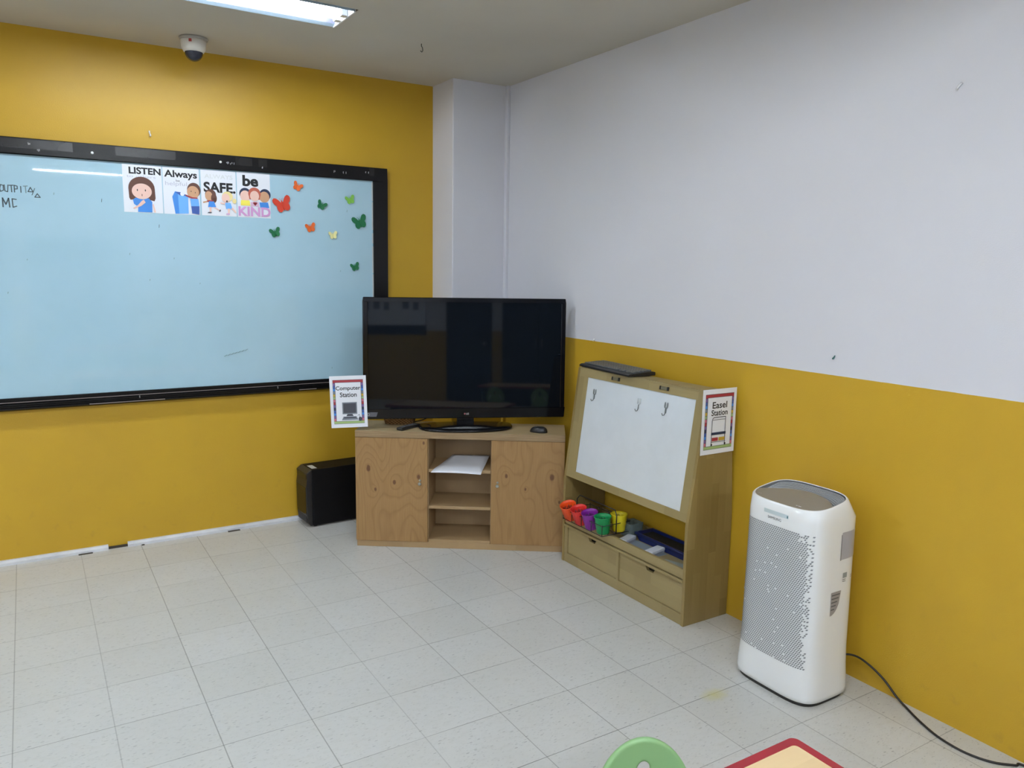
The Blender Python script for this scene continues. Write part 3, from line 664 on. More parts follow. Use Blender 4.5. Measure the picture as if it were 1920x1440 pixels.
# ================================================================== TELEVISION
TA = radians(-23.6)
def television():
    t = thing('television', 'large black flat screen television on the pine cabinet', 'television', (-.609, -.861, .691), TA)
    w, z0, z1 = .585, .056, .755
    bz = .026; bb = .056
    fr = MB()
    fr.box(-w, w, -.018, .016, z1 - bz, z1).box(-w, -w + bz, -.018, .016, z0 + bb, z1 - bz).box(w - bz, w, -.018, .016, z0 + bb, z1 - bz).box(-w, w, -.018, .016, z0, z0 + bb)
    f = obj('bezel', fr, M_black_gloss, t, bevel=.004)
    sm = NT('dark_screen_glass'); sm.base((.0045, .0065, .010, 1)).setp(Roughness=.03); sm.b.inputs['Specular IOR Level'].default_value = .27
    obj('screen', MB().box(-w + bz, w - bz, -.0125, .006, z0 + bb, z1 - bz), sm.m, t)
    bk = MB().rings([[(-w + .004, .016, z0 + .004), (w - .004, .016, z0 + .004), (w - .004, .016, z1 - .004), (-w + .004, .016, z1 - .004)],
                     [(-w + .03, .032, z0 + .03), (w - .03, .032, z0 + .03), (w - .03, .032, z1 - .03), (-w + .03, .032, z1 - .03)],
                     [(-w + .14, .055, z0 + .05), (w - .14, .055, z0 + .05), (w - .14, .055, z1 - .16), (-w + .14, .055, z1 - .16)]], smooth=False)
    obj('back_cover', bk, M_dark, t)
    P = Print(-.0182, .0002); gr = plain('silver_print', (.42, .40, .40), .4)
    P.ell(-.006, z0 + .026, .0055, .0055, plain('dull_red_print', (.30, .10, .11), .4)); P.text('LG', .003, .018, z0 + .0205, z0 + .0315, gr, .03)
    obj('logo', P.mb, P.mats, f, label='small grey LG lettering with red dot')
    P = Print(-.0182, .0002); pg = plain('grey_sticker', (.11, .11, .13), .5)
    P.poly([(-.572, z0 + .014), (-.515, z0 + .014), (-.506, z0 + .040), (-.572, z0 + .040)], pg); P.ell(-.560, z0 + .027, .0085, .0085, gr); P.ell(-.560, z0 + .027, .0045, .0045, pg)
    obj('sticker', P.mb, P.mats, f, label='grey sticker with a pale ring')
    ln = MB().box(-.50, .10, -.0188, -.018, z0 + .046, z0 + .049)
    Tm = Matrix.Translation((0, 0, z0)) @ Matrix.Rotation(radians(-2.2), 4, 'X') @ Matrix.Translation((0, 0, -z0))
    for c in bpy.data.objects:   # the set leans back a little on its foot
        if c.parent in (t, f): c.data.transform(Tm)
    # stand: neck and low domed foot
    obj('neck', MB().prism([(-.058, .0), (.058, .0), (.05, .035), (.05, .09), (-.05, .09), (-.05, .035)], .004, .05, 'y'), M_black_gloss, t, bevel=.004)
    ft = []
    out = []
    for i in range(56):
        a = 2 * pi * i / 56; cx, sy = cos(a), sin(a)
        x = .275 * (abs(cx) ** .95) * (1 if cx >= 0 else -1)
        y = (.178 * abs(sy) ** .62 * -1) if sy < 0 else .10 * abs(sy) ** .75
        out.append((x, y + .012))
    def ring(k, z, dome=0): return [(x * k, (y - .0) * k, z + dome) for x, y in out]
    mb = MB().rings([ring(.97, .0), ring(1, .004), ring(1, .010), ring(.985, .014), ring(.8, .018), ring(.5, .024), ring(.2, .029)])
    obj('foot', mb, M_black_gloss, t)
    return t
TV = television()
# remote, mouse, basket
def remote():
    a = Vector((-.992, -.778)); b = Vector((-.845, -.704)); yaw = math.atan2(b.y - a.y, b.x - a.x)
    t = thing('remote_control', 'slim black remote control lying left of the television foot', 'remote', ((a.x + b.x) / 2, (a.y + b.y) / 2, .6905), yaw)
    obj('body', MB().box(-.085, .085, -.022, .022, 0, .018), M_dark, t, bevel=.006)
    k = MB()
    for i in range(9):
        for j in range(3): k.box(-.07 + i * .015, -.061 + i * .015, -.014 + j * .0105, -.007 + j * .0105, .018, .0195)
    obj('buttons', k, plain('grey_rubber', (.10, .10, .11), .6), t)
remote()
def mouse():
    t = thing('computer_mouse', 'small black computer mouse on the cabinet right of the television', 'mouse', (-.30, -1.180, .6905), radians(-50))
    R = []
    for k in range(9):
        z = .033 * sin(k / 8 * pi / 2); s = cos(k / 8 * pi / 2) ** .55 if k < 8 else .05
        R.append([((.052 * cos(a) * (1 - .08 * cos(a))) * s + .004 * k / 8, .030 * sin(a) * s, z) for a in [2 * pi * i / 28 for i in range(28)]])
    obj('shell', MB().rings(R), M_dark, t)
    obj('scroll_wheel', MB().lathe([(.0, -.003), (.006, -.003), (.006, .003), (0, .003)], n=14, mat=Matrix.Translation((-.024, 0, .027)) @ Matrix.Rotation(radians(90), 4, 'X')), plain('grey_rubber', (.1, .1, .11)), t)
mouse()
def basket():
    a = Vector(cab(-.385, .225, 0)); t = thing('wicker_basket', 'small brown wicker basket behind the television on the cabinet', 'basket', (a.x, a.y, .6905), CA)
    t2 = NT('brown_wicker'); co = t2.coord(); x, y, z = t2.xyz(co)[:3]
    s = t2.math('MULTIPLY', t2.math('SINE', t2.math('MULTIPLY', z, 420)), t2.math('SINE', t2.math('MULTIPLY', t2.math('ADD', x, y), 300)))
    t2.base(t2.ramp(t2.math('ADD', .5, t2.math('MULTIPLY', s, .5)), [(.2, (.16, .07, .02)), (.8, (.42, .24, .09))])).setp(Roughness=.7); t2.bump(s, .4, .004)
    def rr(hx, hy, z, n=36):
        P = []
        for i in range(n):
            c, q = cos(2 * pi * i / n), sin(2 * pi * i / n); P.append((hx * abs(c) ** .45 * (1 if c > 0 else -1), hy * abs(q) ** .45 * (1 if q > 0 else -1), z))
        return P
    mb = MB().rings([rr(.085, .036, .0), rr(.10, .046, .05), rr(.102, .048, .052), rr(.10, .046, .055), rr(.094, .040, .052), rr(.08, .032, .006)])
    obj('basket_body', mb, t2.m, t)
    obj('rim', MB().tube(rr(.100, .046, .055), .005, 8, closed=True), t2.m, t)
basket()
# power cord dropping behind the television
pth = []
for k in range(16):
    u = k / 15; p = cab(-.255 + .05 * sin(u * 5), .272 - .05 * sin(u * pi), 0); pth.append((p[0], p[1], .6955 + .12 * (1 - u) ** 2))
under(obj('power_cord', MB().tube(pth, .0035, 8), plain('dark_brown_cord', (.05, .03, .015), .5)), TV)

# ================================================================== PC TOWER
def tower():
    t = thing('computer_tower', 'black computer tower on the floor left of the pine cabinet', 'computer', (-1.372, -.030, 0), radians(3.5))
    # local: x along the depth (front at x=0), y from -.18 to 0
    w = .180; Hh = .368
    obj('case', MB().box(.035, .42, -w, 0, .012, Hh), plain('matt_black_steel', (.003, .003, .004), .5, spec=.2, noise_amt=0), t, bevel=.003)
    fp = MB().prism([(.035, .012), (.035, Hh), (.03, Hh), (.0, Hh - .022), (.002, Hh - .06), (-.004, Hh - .105), (-.002, .09), (.006, .03), (.02, .012)], -w + .003, -.003, 'y')
    obj('front_panel', fp, M_dark, t, bevel=.003)
    obj('glossy_cover', MB().prism([(-.0055, Hh - .11), (-.0035, .085), (.0, .085), (-.002, Hh - .11)], -w + .012, -.012, 'y'), M_black_gloss, t)
    gr = MB()
    for k in range(8): gr.box(-.002, .004, -w + .02, -.02, .035 + k * .005, .037 + k * .005)
    obj('intake_grille', gr, plain('dark_grille', (.06, .06, .07), .4), t)
    obj('drive_slot', MB().box(-.001, .004, -w + .012, -.012, Hh - .056, Hh - .030), plain('drive_slot_black', (.004, .004, .004), .3), t)
    obj('label_sticker', MB().box(.045, .078, -w + .03, -w + .115, Hh + .0004, Hh + .0012), plain('off_white_label', (.55, .55, .50), .5), t, label='small white sticker on top')
    ft = []
    for x in (.06, .38):
        for y in (-.15, -.03): obj('foot', MB().lathe([(.012, 0), (.014, .012)], (x, y, 0), 12), M_dark, t)
tower()

# ================================================================== EASEL
def easel():
    y0, y1 = -2.374, -1.412
    t = thing('wooden_easel', 'light wooden double sided easel cabinet with white board and two drawers', 'easel', (-.146, (y0 + y1) / 2, 0))
    ox, oy = -.146, (y0 + y1) / 2; L = (y1 - y0) / 2; th = .018
    SW = boards('rubberwood_side', 0, .046, (.29, .205, .075), (.20, .135, .042), 2); RW = boards('rubberwood_rail', 2, .06, (.33, .255, .115), (.265, .20, .085), 1)
    VW = boards('rubberwood_stile', 1, .06, (.33, .255, .115), (.265, .20, .085), 2)
    # cross-section half widths
    bw = .141; tw = .060; zk = .475; zt = 1.092
    prof = [(-bw, 0), (bw, 0), (bw, zk + .02), (tw + .055, .86), (tw, zt - .004), (tw - .006, zt), (-tw + .006, zt), (-tw, zt - .004), (-bw + .004, zk + .03), (-bw, zk)]
    obj('side_panel', MB().prism(prof, -L, -L + th, 'y'), SW, t, bevel=.002)
    obj('side_panel', MB().prism(prof, L - th, L, 'y'), SW, t, bevel=.002)
    li = L - th
    obj('top_board', MB().box(-tw + .006, tw - .006, -li, li, zt - .016, zt - .001), VW, t)
    slope = (bw - tw) / (zt - zk)
    def fx(z, d): return -(bw - (z - zk) * slope) + d
    for side, nm in ((1, 'front'), (-1, 'back')):
        def slab(ya, yb, za, zb, d0, d1, mi=0):
            mb = MB(); pts = [(side * fx(za, d0), za), (side * fx(za, d1), za), (side * fx(zb, d1), zb), (side * fx(zb, d0), zb)]
            return mb.prism(pts, ya, yb, 'y')
        obj('top_rail', slab(-li, li, 1.045, 1.088, .002, .020), RW, t)
        obj('bottom_rail', slab(-li, li, .492, .530, .002, .020), RW, t)
        obj('stile', slab(-li, -.855 / 2 + .012, .530, 1.045, .002, .020), VW, t)
        obj('stile', slab(.855 / 2 - .038, li, .530, 1.045, .002, .020), VW, t)
        wb = NT('easel_white_board_' + nm); wn = wb.noise(wb.coord(), 6, 4, .6)
        wb.base(wb.ramp(wn, [(.3, (.62, .66, .70)), (.7, (.67, .71, .755))])).setp(Roughness=.16)
        obj('white_board', slab(-.855 / 2 + .012, .855 / 2 - .038, .530, 1.045, .007, .015), wb.m, t)
    # deck, lip, drawers
    obj('deck', MB().box(-bw + .022, bw - .022, -li, li, .218, .234), RW, t)
    for s in (-1, 1): obj('lip', MB().box(*sorted((s * (bw - .004), s * (bw - .022))), -li, li, .222, .268), RW, t, bevel=.003)
    obj('drawer_rail', MB().box(-bw - .002, bw, -li, li, .205, .217), RW, t, bevel=.002)
    obj('base_rail', MB().box(-bw + .004, bw - .004, -li, li, .0, .052), RW, t, bevel=.002)
    obj('divider', MB().box(-bw + .002, bw - .004, -.008, .008, .052, .205), VW, t)
    obj('inner_stile', MB().box(-bw + .004, bw - .004, li - .028, li, .052, .205), VW, t)
    for a, b in ((-li + .002, -.010), (.010, li - .030)):
        c = (a + b) / 2; z0, z1 = .055, .203
        pts = [(a, z0), (b, z0), (b, z1), (c + .036, z1), (c + .022, z1 - .024), (c - .022, z1 - .024), (c - .036, z1), (a, z1)]
        d = obj('drawer', MB().prism(pts, -bw + .010, -bw + .026, 'x'), RW, t)
        obj('drawer_box', MB().box(-bw + .034, bw - .03, a + .004, b - .004, z0, z1 - .004), plain('dark_stained_wood', (.012, .008, .004), .9), d)  # coloured near black to give the shade behind the notch
    obj('drawer_back', MB().box(bw - .022, bw - .008, -li, li, .052, .205), RW, t)
    return t
easel()
# things fixed on the easel board: adhesive hooks and metal catches
EX = lambda z: -.146 - (.141 - (z - .475) * (.081 / .617)) + .007
def clip_hook(y, z, label, m):
    ang = math.atan2(.081, .617)
    t = thing('adhesive_hook', label, 'hook', (EX(z) - .0006, y, z), group='adhesive hooks on the easel board', rot=(0, ang, 0))
    b = MB()
    for s in (-1, 1):
        b.lathe([(0, 0), (.0045, 0), (.0045, .0025), (0, .003)], n=12, mat=Matrix.Translation((0, s * .008, .018)) @ Matrix.Rotation(radians(-90), 4, 'Y') @ Matrix.Scale(3.2, 4, (1, 0, 0)))
    b.box(-.002, 0, -.005, .005, -.02, .008)
    obj('back_plate', b, m, t)
    obj('hook', MB().tube([(-.002, 0, .002), (-.003, 0, -.020), (-.006, .002, -.030), (-.012, .005, -.032), (-.017, .007, -.022)], .0022, 7), plain('dull_steel', (.16, .17, .18), .3, .8), t)
gm = plain('clear_grey_plastic', (.22, .24, .25), .2); fm = plain('frosted_plastic', (.60, .64, .67), .3)
clip_hook(-1.575, .958, 'grey plastic hook on easel board near its left edge', gm)
clip_hook(-1.931, .962, 'pale see-through hook at the middle of the easel board', fm)
clip_hook(-2.122, .972, 'grey forked hook on easel board, rightmost of three', gm)
for y, z, lab in ((-1.74, 1.066, 'small metal catch on top rail under the keyboard'), (-2.10, 1.068, 'small metal catch on top rail near Easel Station poster')):
    t = thing('metal_catch', lab, 'catch', (EX(z) - .0055, y, z), group='metal catches on the easel top rail', rot=(0, math.atan2(.081, .617), 0))
    obj('plate', MB().box(-.006, 0, -.024, .024, -.008, .008), plain('worn_brass', (.22, .19, .12), .35, .6), t, bevel=.002)
    obj('catch_end', MB().box(-.009, 0, -.030, -.021, -.009, .009), M_dark, t, bevel=.002)
    obj('catch_end', MB().box(-.009, 0, .024, .030, -.009, .009), M_dark, t, bevel=.002)

# keyboard on top of the easel
def keyboard():
    a = math.atan2(-.05, .495)
    t = thing('computer_keyboard', 'black computer keyboard lying on top of the wooden easel', 'keyboard', (-.132, -1.640, 1.0935), radians(-90) - .0 + math.atan2(-.049, .493) * 1)
    # local x along the length (towards the camera side), y across
    L, D = .237, .082
    prof = [(-D, 0), (-D, .008), (-D + .012, .014), (D - .02, .022), (D, .018), (D, 0)]
    obj('keyboard_body', MB().prism(prof, -L, L, 'x'), M_dark, t, bevel=.002)
    k = MB(); gk = plain('dark_grey_keys', (.13, .14, .15), .35)
    rows = 6
    for r in range(rows):
        y = -D + .028 + r * .0215; z = .0145 + (y + D) * .05
        x = -L + .012
        while x < L - .022:
            w = .0165
            if r == 0 and -.12 < x < -.02: w = .105
            if not (.088 < x < .098 or .148 < x < .158): k.box(x, x + w, y, y + .0165, z, z + .006)
            x += w + .0028
    obj('keys', k, gk, t)
keyboard()

# caddy of marker cups
def caddy():
    t = thing('wire_caddy', 'black wire caddy holding the coloured marker cups on the easel', 'caddy', (-.240, -1.662, .2700))
    wm = plain('black_wire', (.012, .012, .014), .4)
    mb = MB(); r = .0022
    for z in (.002, .055):
        mb.tube([(-.098, -.165, z), (-.098, .175, z), (.085, .175, z), (.085, -.165, z)], r, 6, closed=True)
    for y in (-.165, -.075, .01, .095, .175):
        mb.tube([(-.098, y, .002), (-.098, y, .062)], r, 6); mb.tube([(.085, y, .002), (.085, y, .062)], r, 6)
    for x in (-.05, .0, .045): mb.tube([(x, -.165, .001), (x, .175, .001)], .0018, 6)
    obj('wire_frame', mb, wm, t)
    mb = MB().tube([(-.005, -.165, .0), (-.005, -.165, .10), (-.005, -.150, .125), (-.005, .15, .125), (-.005, .175, .10), (-.005, .175, .0)], .003, 8)
    obj('handle', mb, wm, t)
caddy()
def cup(x, y, z, lean, tilt, col, label, yaw=0):
    t = thing('marker_cup', label, 'cup', (x, y, z), group='coloured plastic cups in the wire caddy', rot=(tilt, lean, yaw))
    m = plain('cup_' + col[0], col[1], .35, noise_amt=.02)
    mb = MB().lathe([(.0, .002), (.031, .0), (.033, .004), (.038, .040), (.039, .041), (.041, .075), (.0445, .088), (.0455, .091), (.0425, .092), (.039, .075), (.0315, .006), (0, .006)], n=30)
    obj('cup_wall', mb, m, t)
    # marker tips standing inside
    for k in range(7):
        a = k * 2.4 + x * 50; rr = .017 if k else 0
        p = MB().lathe([(0, .008), (.0055, .008), (.0055, .068 + .004 * (k % 3)), (.003, .074 + .004 * (k % 3)), (.0, .075 + .004 * (k % 3))], (rr * cos(a), rr * sin(a), 0), 9)
        obj('marker', p, plain('marker_' + col[0], tuple(c * .35 for c in col[1][:3])), t)
cs = [('orange', srgb(238, 82, 28)), ('red', srgb(222, 52, 48)), ('purple', srgb(132, 40, 150)), ('green', srgb(24, 140, 78)), ('yellow', srgb(226, 205, 36))]
cup(-.300, -1.510, .272, -.36, .10, cs[0], 'orange plastic marker cup, at the left end of the row')
cup(-.298, -1.600, .272, -.30, .06, cs[1], 'red plastic marker cup between the orange and purple cups')
cup(-.298, -1.690, .272, -.22, .04, cs[2], 'purple plastic marker cup in the wire caddy')
cup(-.294, -1.782, .272, -.08, .0, cs[3], 'green plastic marker cup at the front of the caddy')
cup(-.200, -1.792, .272, -.0, .0, cs[4], 'yellow plastic marker cup beside the green cup')

# clear box, erasers, blue trays, paper on the deck
cm = NT('clear_plastic'); cm.base((.55, .68, .70, 1)).setp(Roughness=.15); cm.b.inputs['Transmission Weight'].default_value = .7
mb = MB().rings([[(-.04, -.035, 0), (.04, -.035, 0), (.04, .035, 0), (-.04, .035, 0)], [(-.045, -.04, .075), (.045, -.04, .075), (.045, .04, .075), (-.045, .04, .075)],
                 [(-.042, -.037, .075), (.042, -.037, .075), (.042, .037, .075), (-.042, .037, .075)], [(-.037, -.032, .003), (.037, -.032, .003), (.037, .032, .003), (-.037, .032, .003)]], smooth=False)
tag(obj('plastic_box', mb, cm.m, loc=(-.118, -1.800, .2345)), 'clear plastic box behind the yellow marker cup', 'box')
def eraser(x, y, z, yaw, label, col, L=.055):
    t = thing('board_eraser', label, 'eraser', (x, y, z), yaw, group='board erasers on the easel deck')
    obj('grip', MB().box(-L, L, -.024, .024, .010, .026), plain('eraser_' + col[0], col[1], .5), t, bevel=.004)
    obj('felt', MB().box(-L + .002, L - .002, -.022, .022, 0, .010), plain('grey_felt', (.30, .31, .34), .9), t)
eraser(-.205, -1.872, .2345, radians(20), 'pale grey board eraser lying beside the yellow cup', ('grey', (.50, .52, .58)), .05)
eraser(-.198, -2.070, .2345, radians(12), 'white board eraser lying alone in front of the blue tray', ('white', (.66, .68, .74)))
def tray(x, y, label, z=.2345):
    t = thing('storage_tray', label, 'tray', (x, y, z))
    hx, hy, h = .055, .240, .036; m = plain('blue_plastic', (.006, .014, .10), .3)
    def r(k, z, o=0): return [(-hx * k - o, -hy * k - o, z), (hx * k + o, -hy * k - o, z), (hx * k + o, hy * k + o, z), (-hx * k - o, hy * k + o, z)]
    mb = MB().rings([r(.93, 0), r(1, h), r(1, h + .002, .006), r(1, h + .007, .006), r(1, h + .007, -.002), r(.90, .004)], smooth=False)
    obj('tray_shell', mb, m, t)
    obj('rim', MB().tube([(-hx - .004, -hy - .004, h), (hx + .004, -hy - .004, h), (hx + .004, hy + .004, h), (-hx - .004, hy + .004, h)], .006, 8, closed=True), m, t)
    obj('lining', MB().box(-hx + .006, hx - .006, -hy + .012, hy - .012, .0045, .03), plain('dark_brown_felt', (.012, .010, .008), .9), t)
tray(-.085, -2.106, 'blue plastic storage tray with dark lining at the back of the easel deck')
tag(obj('paper_sheet', MB().box(-.035, .035, -.09, .09, 0, .0012), plain('grey_green_paper', (.30, .32, .28), .7), loc=(-.205, -2.245, .2345), rotz=.3), 'grey green paper sheet on the deck, right end', 'paper')
tag(obj('paper_sheet', MB().box(-.055, .055, -.115, .115, 0, .0012), plain('slate_paper', (.26, .30, .34), .5), loc=(-.200, -1.99, .2338), rotz=.0), 'slate grey sheet under the white board eraser', 'paper')
for o in [c for c in bpy.data.objects if c.name.startswith('board_eraser')]: o.location.z += .0014

# ================================================================== AIR PURIFIER
def purifier():
    cx, cy = -.245, -2.935
    t = thing('air_purifier', 'white floor standing air purifier with dotted front grille', 'air purifier', (cx, cy, 0))
    N = 96
    def se(hx, hy, n, z, dx=0, dy=0, tilt=0):
        P = []
        for i in range(N):
            a = 2 * pi * i / N; c, s = cos(a), sin(a)
            x = hx * abs(c) ** (2 / n) * (1 if c >= 0 else -1) + dx; y = hy * abs(s) ** (2 / n) * (1 if s >= 0 else -1) + dy
            P.append((x, y, z + tilt * (x + .15)))
        return P
    n = 4.2
    R = [se(.140, .181, n, .014), se(.1475, .1885, n, .018), se(.148, .189, n, .035), se(.147, .1875, n, .07), se(.1435, .183, n, .13), se(.142, .180, n, .2), se(.1415, .177, n, .45),
         se(.1425, .1745, n, .66), se(.1435, .174, n, .690), se(.1435, .1735, n, .706, tilt=.03),
         se(.122, .170, 3.4, .750, dx=-.022, tilt=.15), se(.119, .167, 3.4, .7525, dx=-.022, tilt=.15)]
    wp = M_white_pl
    body = obj('body', MB().rings(R, cap1=False), wp, t)
    obj('base_gap', MB().rings([se(.138, .178, n, 0), se(.138, .178, n, .015)]), plain('dark_grey_rubber', (.03, .03, .03), .7), t)
    # top: rim ring, grey front panel, sunk rear louvre
    ins = se(.1135, .161, 3.4, .7540, dx=-.022, tilt=.15)
    rim = MB().rings([se(.119, .167, 3.4, .7525, dx=-.022, tilt=.15), se(.1175, .1655, 3.4, .7555, dx=-.022, tilt=.15), se(.1145, .162, 3.4, .7555, dx=-.022, tilt=.15), ins], cap0=False, cap1=False)
    obj('top_rim', rim, wp, t)
    def xm(y): return .022 - .075 * ((y - .0) / .16) ** 2 - .02 * y / .16
    # front panel = part of inset outline in front of the arc
    fr = [p for p in ins if p[0] < xm(p[1])]
    fr.sort(key=lambda p: math.atan2(p[1], -(p[0] - .05)))
    ya, yb = fr[0][1], fr[-1][1]
    arc = [(xm(yb + (ya - yb) * k / 14), yb + (ya - yb) * k / 14) for k in range(1, 14)]
    pz = lambda x: .7545 + .15 * (x + .15)
    pts = [(p[0], p[1]) for p in fr] + arc
    mb = MB(); nn = len(pts)
    vs = [(p[0], p[1], pz(p[0])) for p in pts] + [(p[0], p[1], pz(p[0]) - .004) for p in pts]
    mb.add(vs, [tuple(range(nn)), tuple(range(nn, 2 * nn))] + [(i, (i + 1) % nn, nn + (i + 1) % nn, nn + i) for i in range(nn)])
    tp = plain('taupe_grey_panel', (.235, .215, .19), .16, noise_amt=.02)
    panel = obj('control_panel', mb, tp, t)
    P = MB()
    for y in (.125, .115, -.062, -.072, -.078): P.box(-.112 - .012 * 0 - (.004 if abs(y) < .1 else -.008), -.108 - (.004 if abs(y) < .1 else -.008), y - .003, y + .003, pz(-.11) + .0004, pz(-.11) + .001)
    obj('button_marks', P, plain('pale_marks', (.7, .7, .72), .5), panel)
    # louvre: slats following the back of the outline
    lv = MB()
    def xo(y, hx=.1125, hy=.160): return -.022 + hx * max(0, 1 - abs(y / hy) ** 3.4) ** (1 / 3.4)
    K2 = 40
    yy = [-.152 + .304 * k / K2 for k in range(K2 + 1)]
    grid = []
    ns = 10
    for k, y in enumerate(yy):
        a, b = min(xm(y), xo(y) - .002), xo(y)
        for j in range(ns + 1):
            u = j / ns; x = a + (b - a) * u
            grid.append((x, y, pz(x) - .006 - .016 * (1 - u) ** 1.5 * (1 if abs(y) < .14 else .6)))
    lv.add(grid, [(k * (ns + 1) + j, k * (ns + 1) + j + 1, (k + 1) * (ns + 1) + j + 1, (k + 1) * (ns + 1) + j) for k in range(K2) for j in range(ns)], 0, True)
    lo = obj('outlet_louvre', lv, plain('blue_grey_louvre', (.30, .31, .33), .35), t)
    sl = MB()
    for j in range(1, 9):
        u = j / 9
        pth = []
        for y in yy[1:-1]:
            a, b = min(xm(y), xo(y) - .002), xo(y); x = a + (b - a) * u; pth.append((x, y, pz(x) - .0035 - .014 * (1 - u) ** 1.5))
        sl.tube(pth, .0014, 6)
    obj('slats', sl, plain('grey_slats', (.40, .41, .43), .3), lo)
    # recessed floor under the panel edge
    # front grille
    def fx(y, z):
        zz = min(max(z, .13), .70)
        hx = .142 if zz < .45 else .142 + .001 * (zz - .45) / .2
        if z < .2: hx = .1435 - .0015 * (z - .13) / .07
        hy = .183 - (z - .13) * .0145 if z < .7 else .174
        return -hx * max(0, 1 - abs(y / hy) ** n) ** (1 / n)
    rg = random.Random(5); gq = MB(); plug = MB()
    z = .150; r = 0
    while z < .665:
        y = -.150 + (r % 2) * .0044
        while y < .160:
            edge = y < -.136 and rg.random() < .45
            if not edge and not (z > .64 and y < -.1 and rg.random() < .3):
                q = plug if rg.random() < .016 else gq
                w, h, sk = (.0037, .0027, .0016) if q is gq else (.0048, .0050, 0)
                pts = [(y - w / 1.0 * .75, z - h), (y + w * .75, z - h), (y + w * .75 - sk * 1.6, z + h), (y - w * .75 - sk * 1.6, z + h)]
                gq_off = .0008 if q is gq else .0012
                q.add([(fx(a, b) - gq_off, a, b) for a, b in pts], [(0, 1, 2, 3)])
            y += .0088
        z += .0078; r += 1
    g = obj('front_grille', gq, plain('grille_hole_grey', (.20, .21, .22), .6, noise_amt=0), t)
    obj('grille_plugs', plug, wp, g)
    # name on the front and the paper strip above it
    def wrap_text(txt, y_left, y_right, z0, z1, m, name, off=.0009, bold=.0):
        vs, fs = text_mesh(txt, bold); ax = min(v[0] for v in vs); bx = max(v[0] for v in vs); az = min(v[1] for v in vs); bz = max(v[1] for v in vs)
        mb = MB(); o = []
        for v in vs:
            y = y_left + (v[0] - ax) / (bx - ax) * (y_right - y_left); q = z0 + (v[1] - az) / (bz - az) * (z1 - z0); o.append((fx(y, q) - off, y, q))
        mb.add(o, fs); return obj(name, mb, m, t)
    o = wrap_text('SAMSUNG', .042, -.020, .690, .700, plain('ink_black', (.01, .01, .01)), 'logo'); o['label'] = 'small black SAMSUNG lettering'
    st = MB(); ks = 10; g = []
    for k in range(ks + 1):
        y = .062 + (-.052 - .062) * k / ks; g += [(fx(y, .715) - .0009, y, .709), (fx(y, .71) - .0009, y, .724)]
    st.add(g, [(2 * k, 2 * k + 2, 2 * k + 3, 2 * k + 1) for k in range(ks)], 0, True)
    obj('notice_strip', st, plain('pale_blue_strip', (.52, .60, .63), .4), t)
    st = MB().box(fx(-.048, .715) - .0014, fx(-.048, .715) - .0009, -.050, -.045, .711, .720); obj('tick_mark', st, plain('teal_mark', (.06, .16, .2), .5), t)
    # right side: recessed grip, rating label, ticks (side face is at y = -hy)
    def sy(x, z):
        hy = .180 - max(0, z - .2) * .0115 if z < .66 else .1745
        return -hy * max(0, 1 - abs(x / .142) ** n) ** (1 / n)
    P = MB()
    def sidequad(x0, x1, z0, z1, off=.0008, dz=0, k=6, name=None, m=None, lab=None, curve=None):
        mb = MB(); g = []
        for i in range(k + 1):
            x = x0 + (x1 - x0) * i / k; lo, hi = z0, z1
            if curve: lo = z1 - (z1 - z0) * curve(i / k)
            g += [(x, sy(x, lo) - off, lo), (x, sy(x, hi) - off, hi)]
        mb.add(g, [(2 * i, 2 * i + 2, 2 * i + 3, 2 * i + 1) for i in range(k)], 0, True)
        return obj(name, mb, m, t, label=lab)
    gp = sidequad(.012, .126, .562, .668, .0008, name='side_grip', m=plain('grey_grip', (.40, .39, .43), .5), lab='grey recessed grip')
    sidequad(.008, .012, .560, .660, .0012, name='grip_edge', m=plain('grip_edge_dark', (.18, .17, .17), .6))
    sidequad(.030, .056, .488, .508, .0008, name='small_label', m=plain('small_grey_label', (.30, .32, .32), .5))
    for q in (.473, .480): sidequad(.030, .050, q, q + .003, .0008, name='label_line', m=plain('label_text_grey', (.2, .19, .19), .5))
    for q in (.482, .489): sidequad(.082, .094, q, q + .003, .0008, name='label_line', m=plain('label_text_grey', (.2, .19, .19), .5))
    rl = sidequad(-.032, .026, .350, .442, .0008, name='rating_label', m=plain('grey_rating_label', (.33, .31, .31), .5), lab='grey rating label with curved edge', curve=lambda u: math.sqrt(max(0, 1 - u ** 2)) * .97 + .03)
    for k in range(5): sidequad(-.028, .020 - k * .007, .428 - k * .014, .432 - k * .014, .0012, name='print_line', m=plain('label_text_dark', (.08, .08, .09), .5)).parent = rl
    sidequad(-.03, .12, .158, .1595, .0006, name='seam', m=plain('seam_grey', (.45, .43, .42), .5), k=10)
    return t
AP = purifier()
# its power cord, off to the right along the wall foot
pts = [(-.11, -2.96, .075), (-.075, -3.0, .095), (-.03, -3.06, .108), (-.022, -3.12, .098), (-.018, -3.19, .064), (-.022, -3.25, .022), (-.035, -3.30, .006), (-.075, -3.375, .0045), (-.110, -3.46, .0045), (-.122, -3.54, .0045), (-.113, -3.60, .0045), (-.088, -3.65, .0045), (-.045, -3.69, .0045), (-.02, -3.72, .0045), (-.018, -4.0, .0045)]
def smooth(P, n=6):
    out = []; P = [Vector(p) for p in P]
    for i in range(len(P) - 1):
        a, b, c, d = P[max(i - 1, 0)], P[i], P[i + 1], P[min(i + 2, len(P) - 1)]
        for k in range(n):
            u = k / n; out.append(.5 * ((2 * b) + (c - a) * u + (2 * a - 5 * b + 4 * c - d) * u * u + (3 * b - a - 3 * c + d) * u ** 3))
    return out + [P[-1]]
under(obj('power_cord', MB().tube(smooth(pts), .0042, 8), plain('black_rubber_cord', (.012, .010, .010), .45), label='black power cord'), AP)

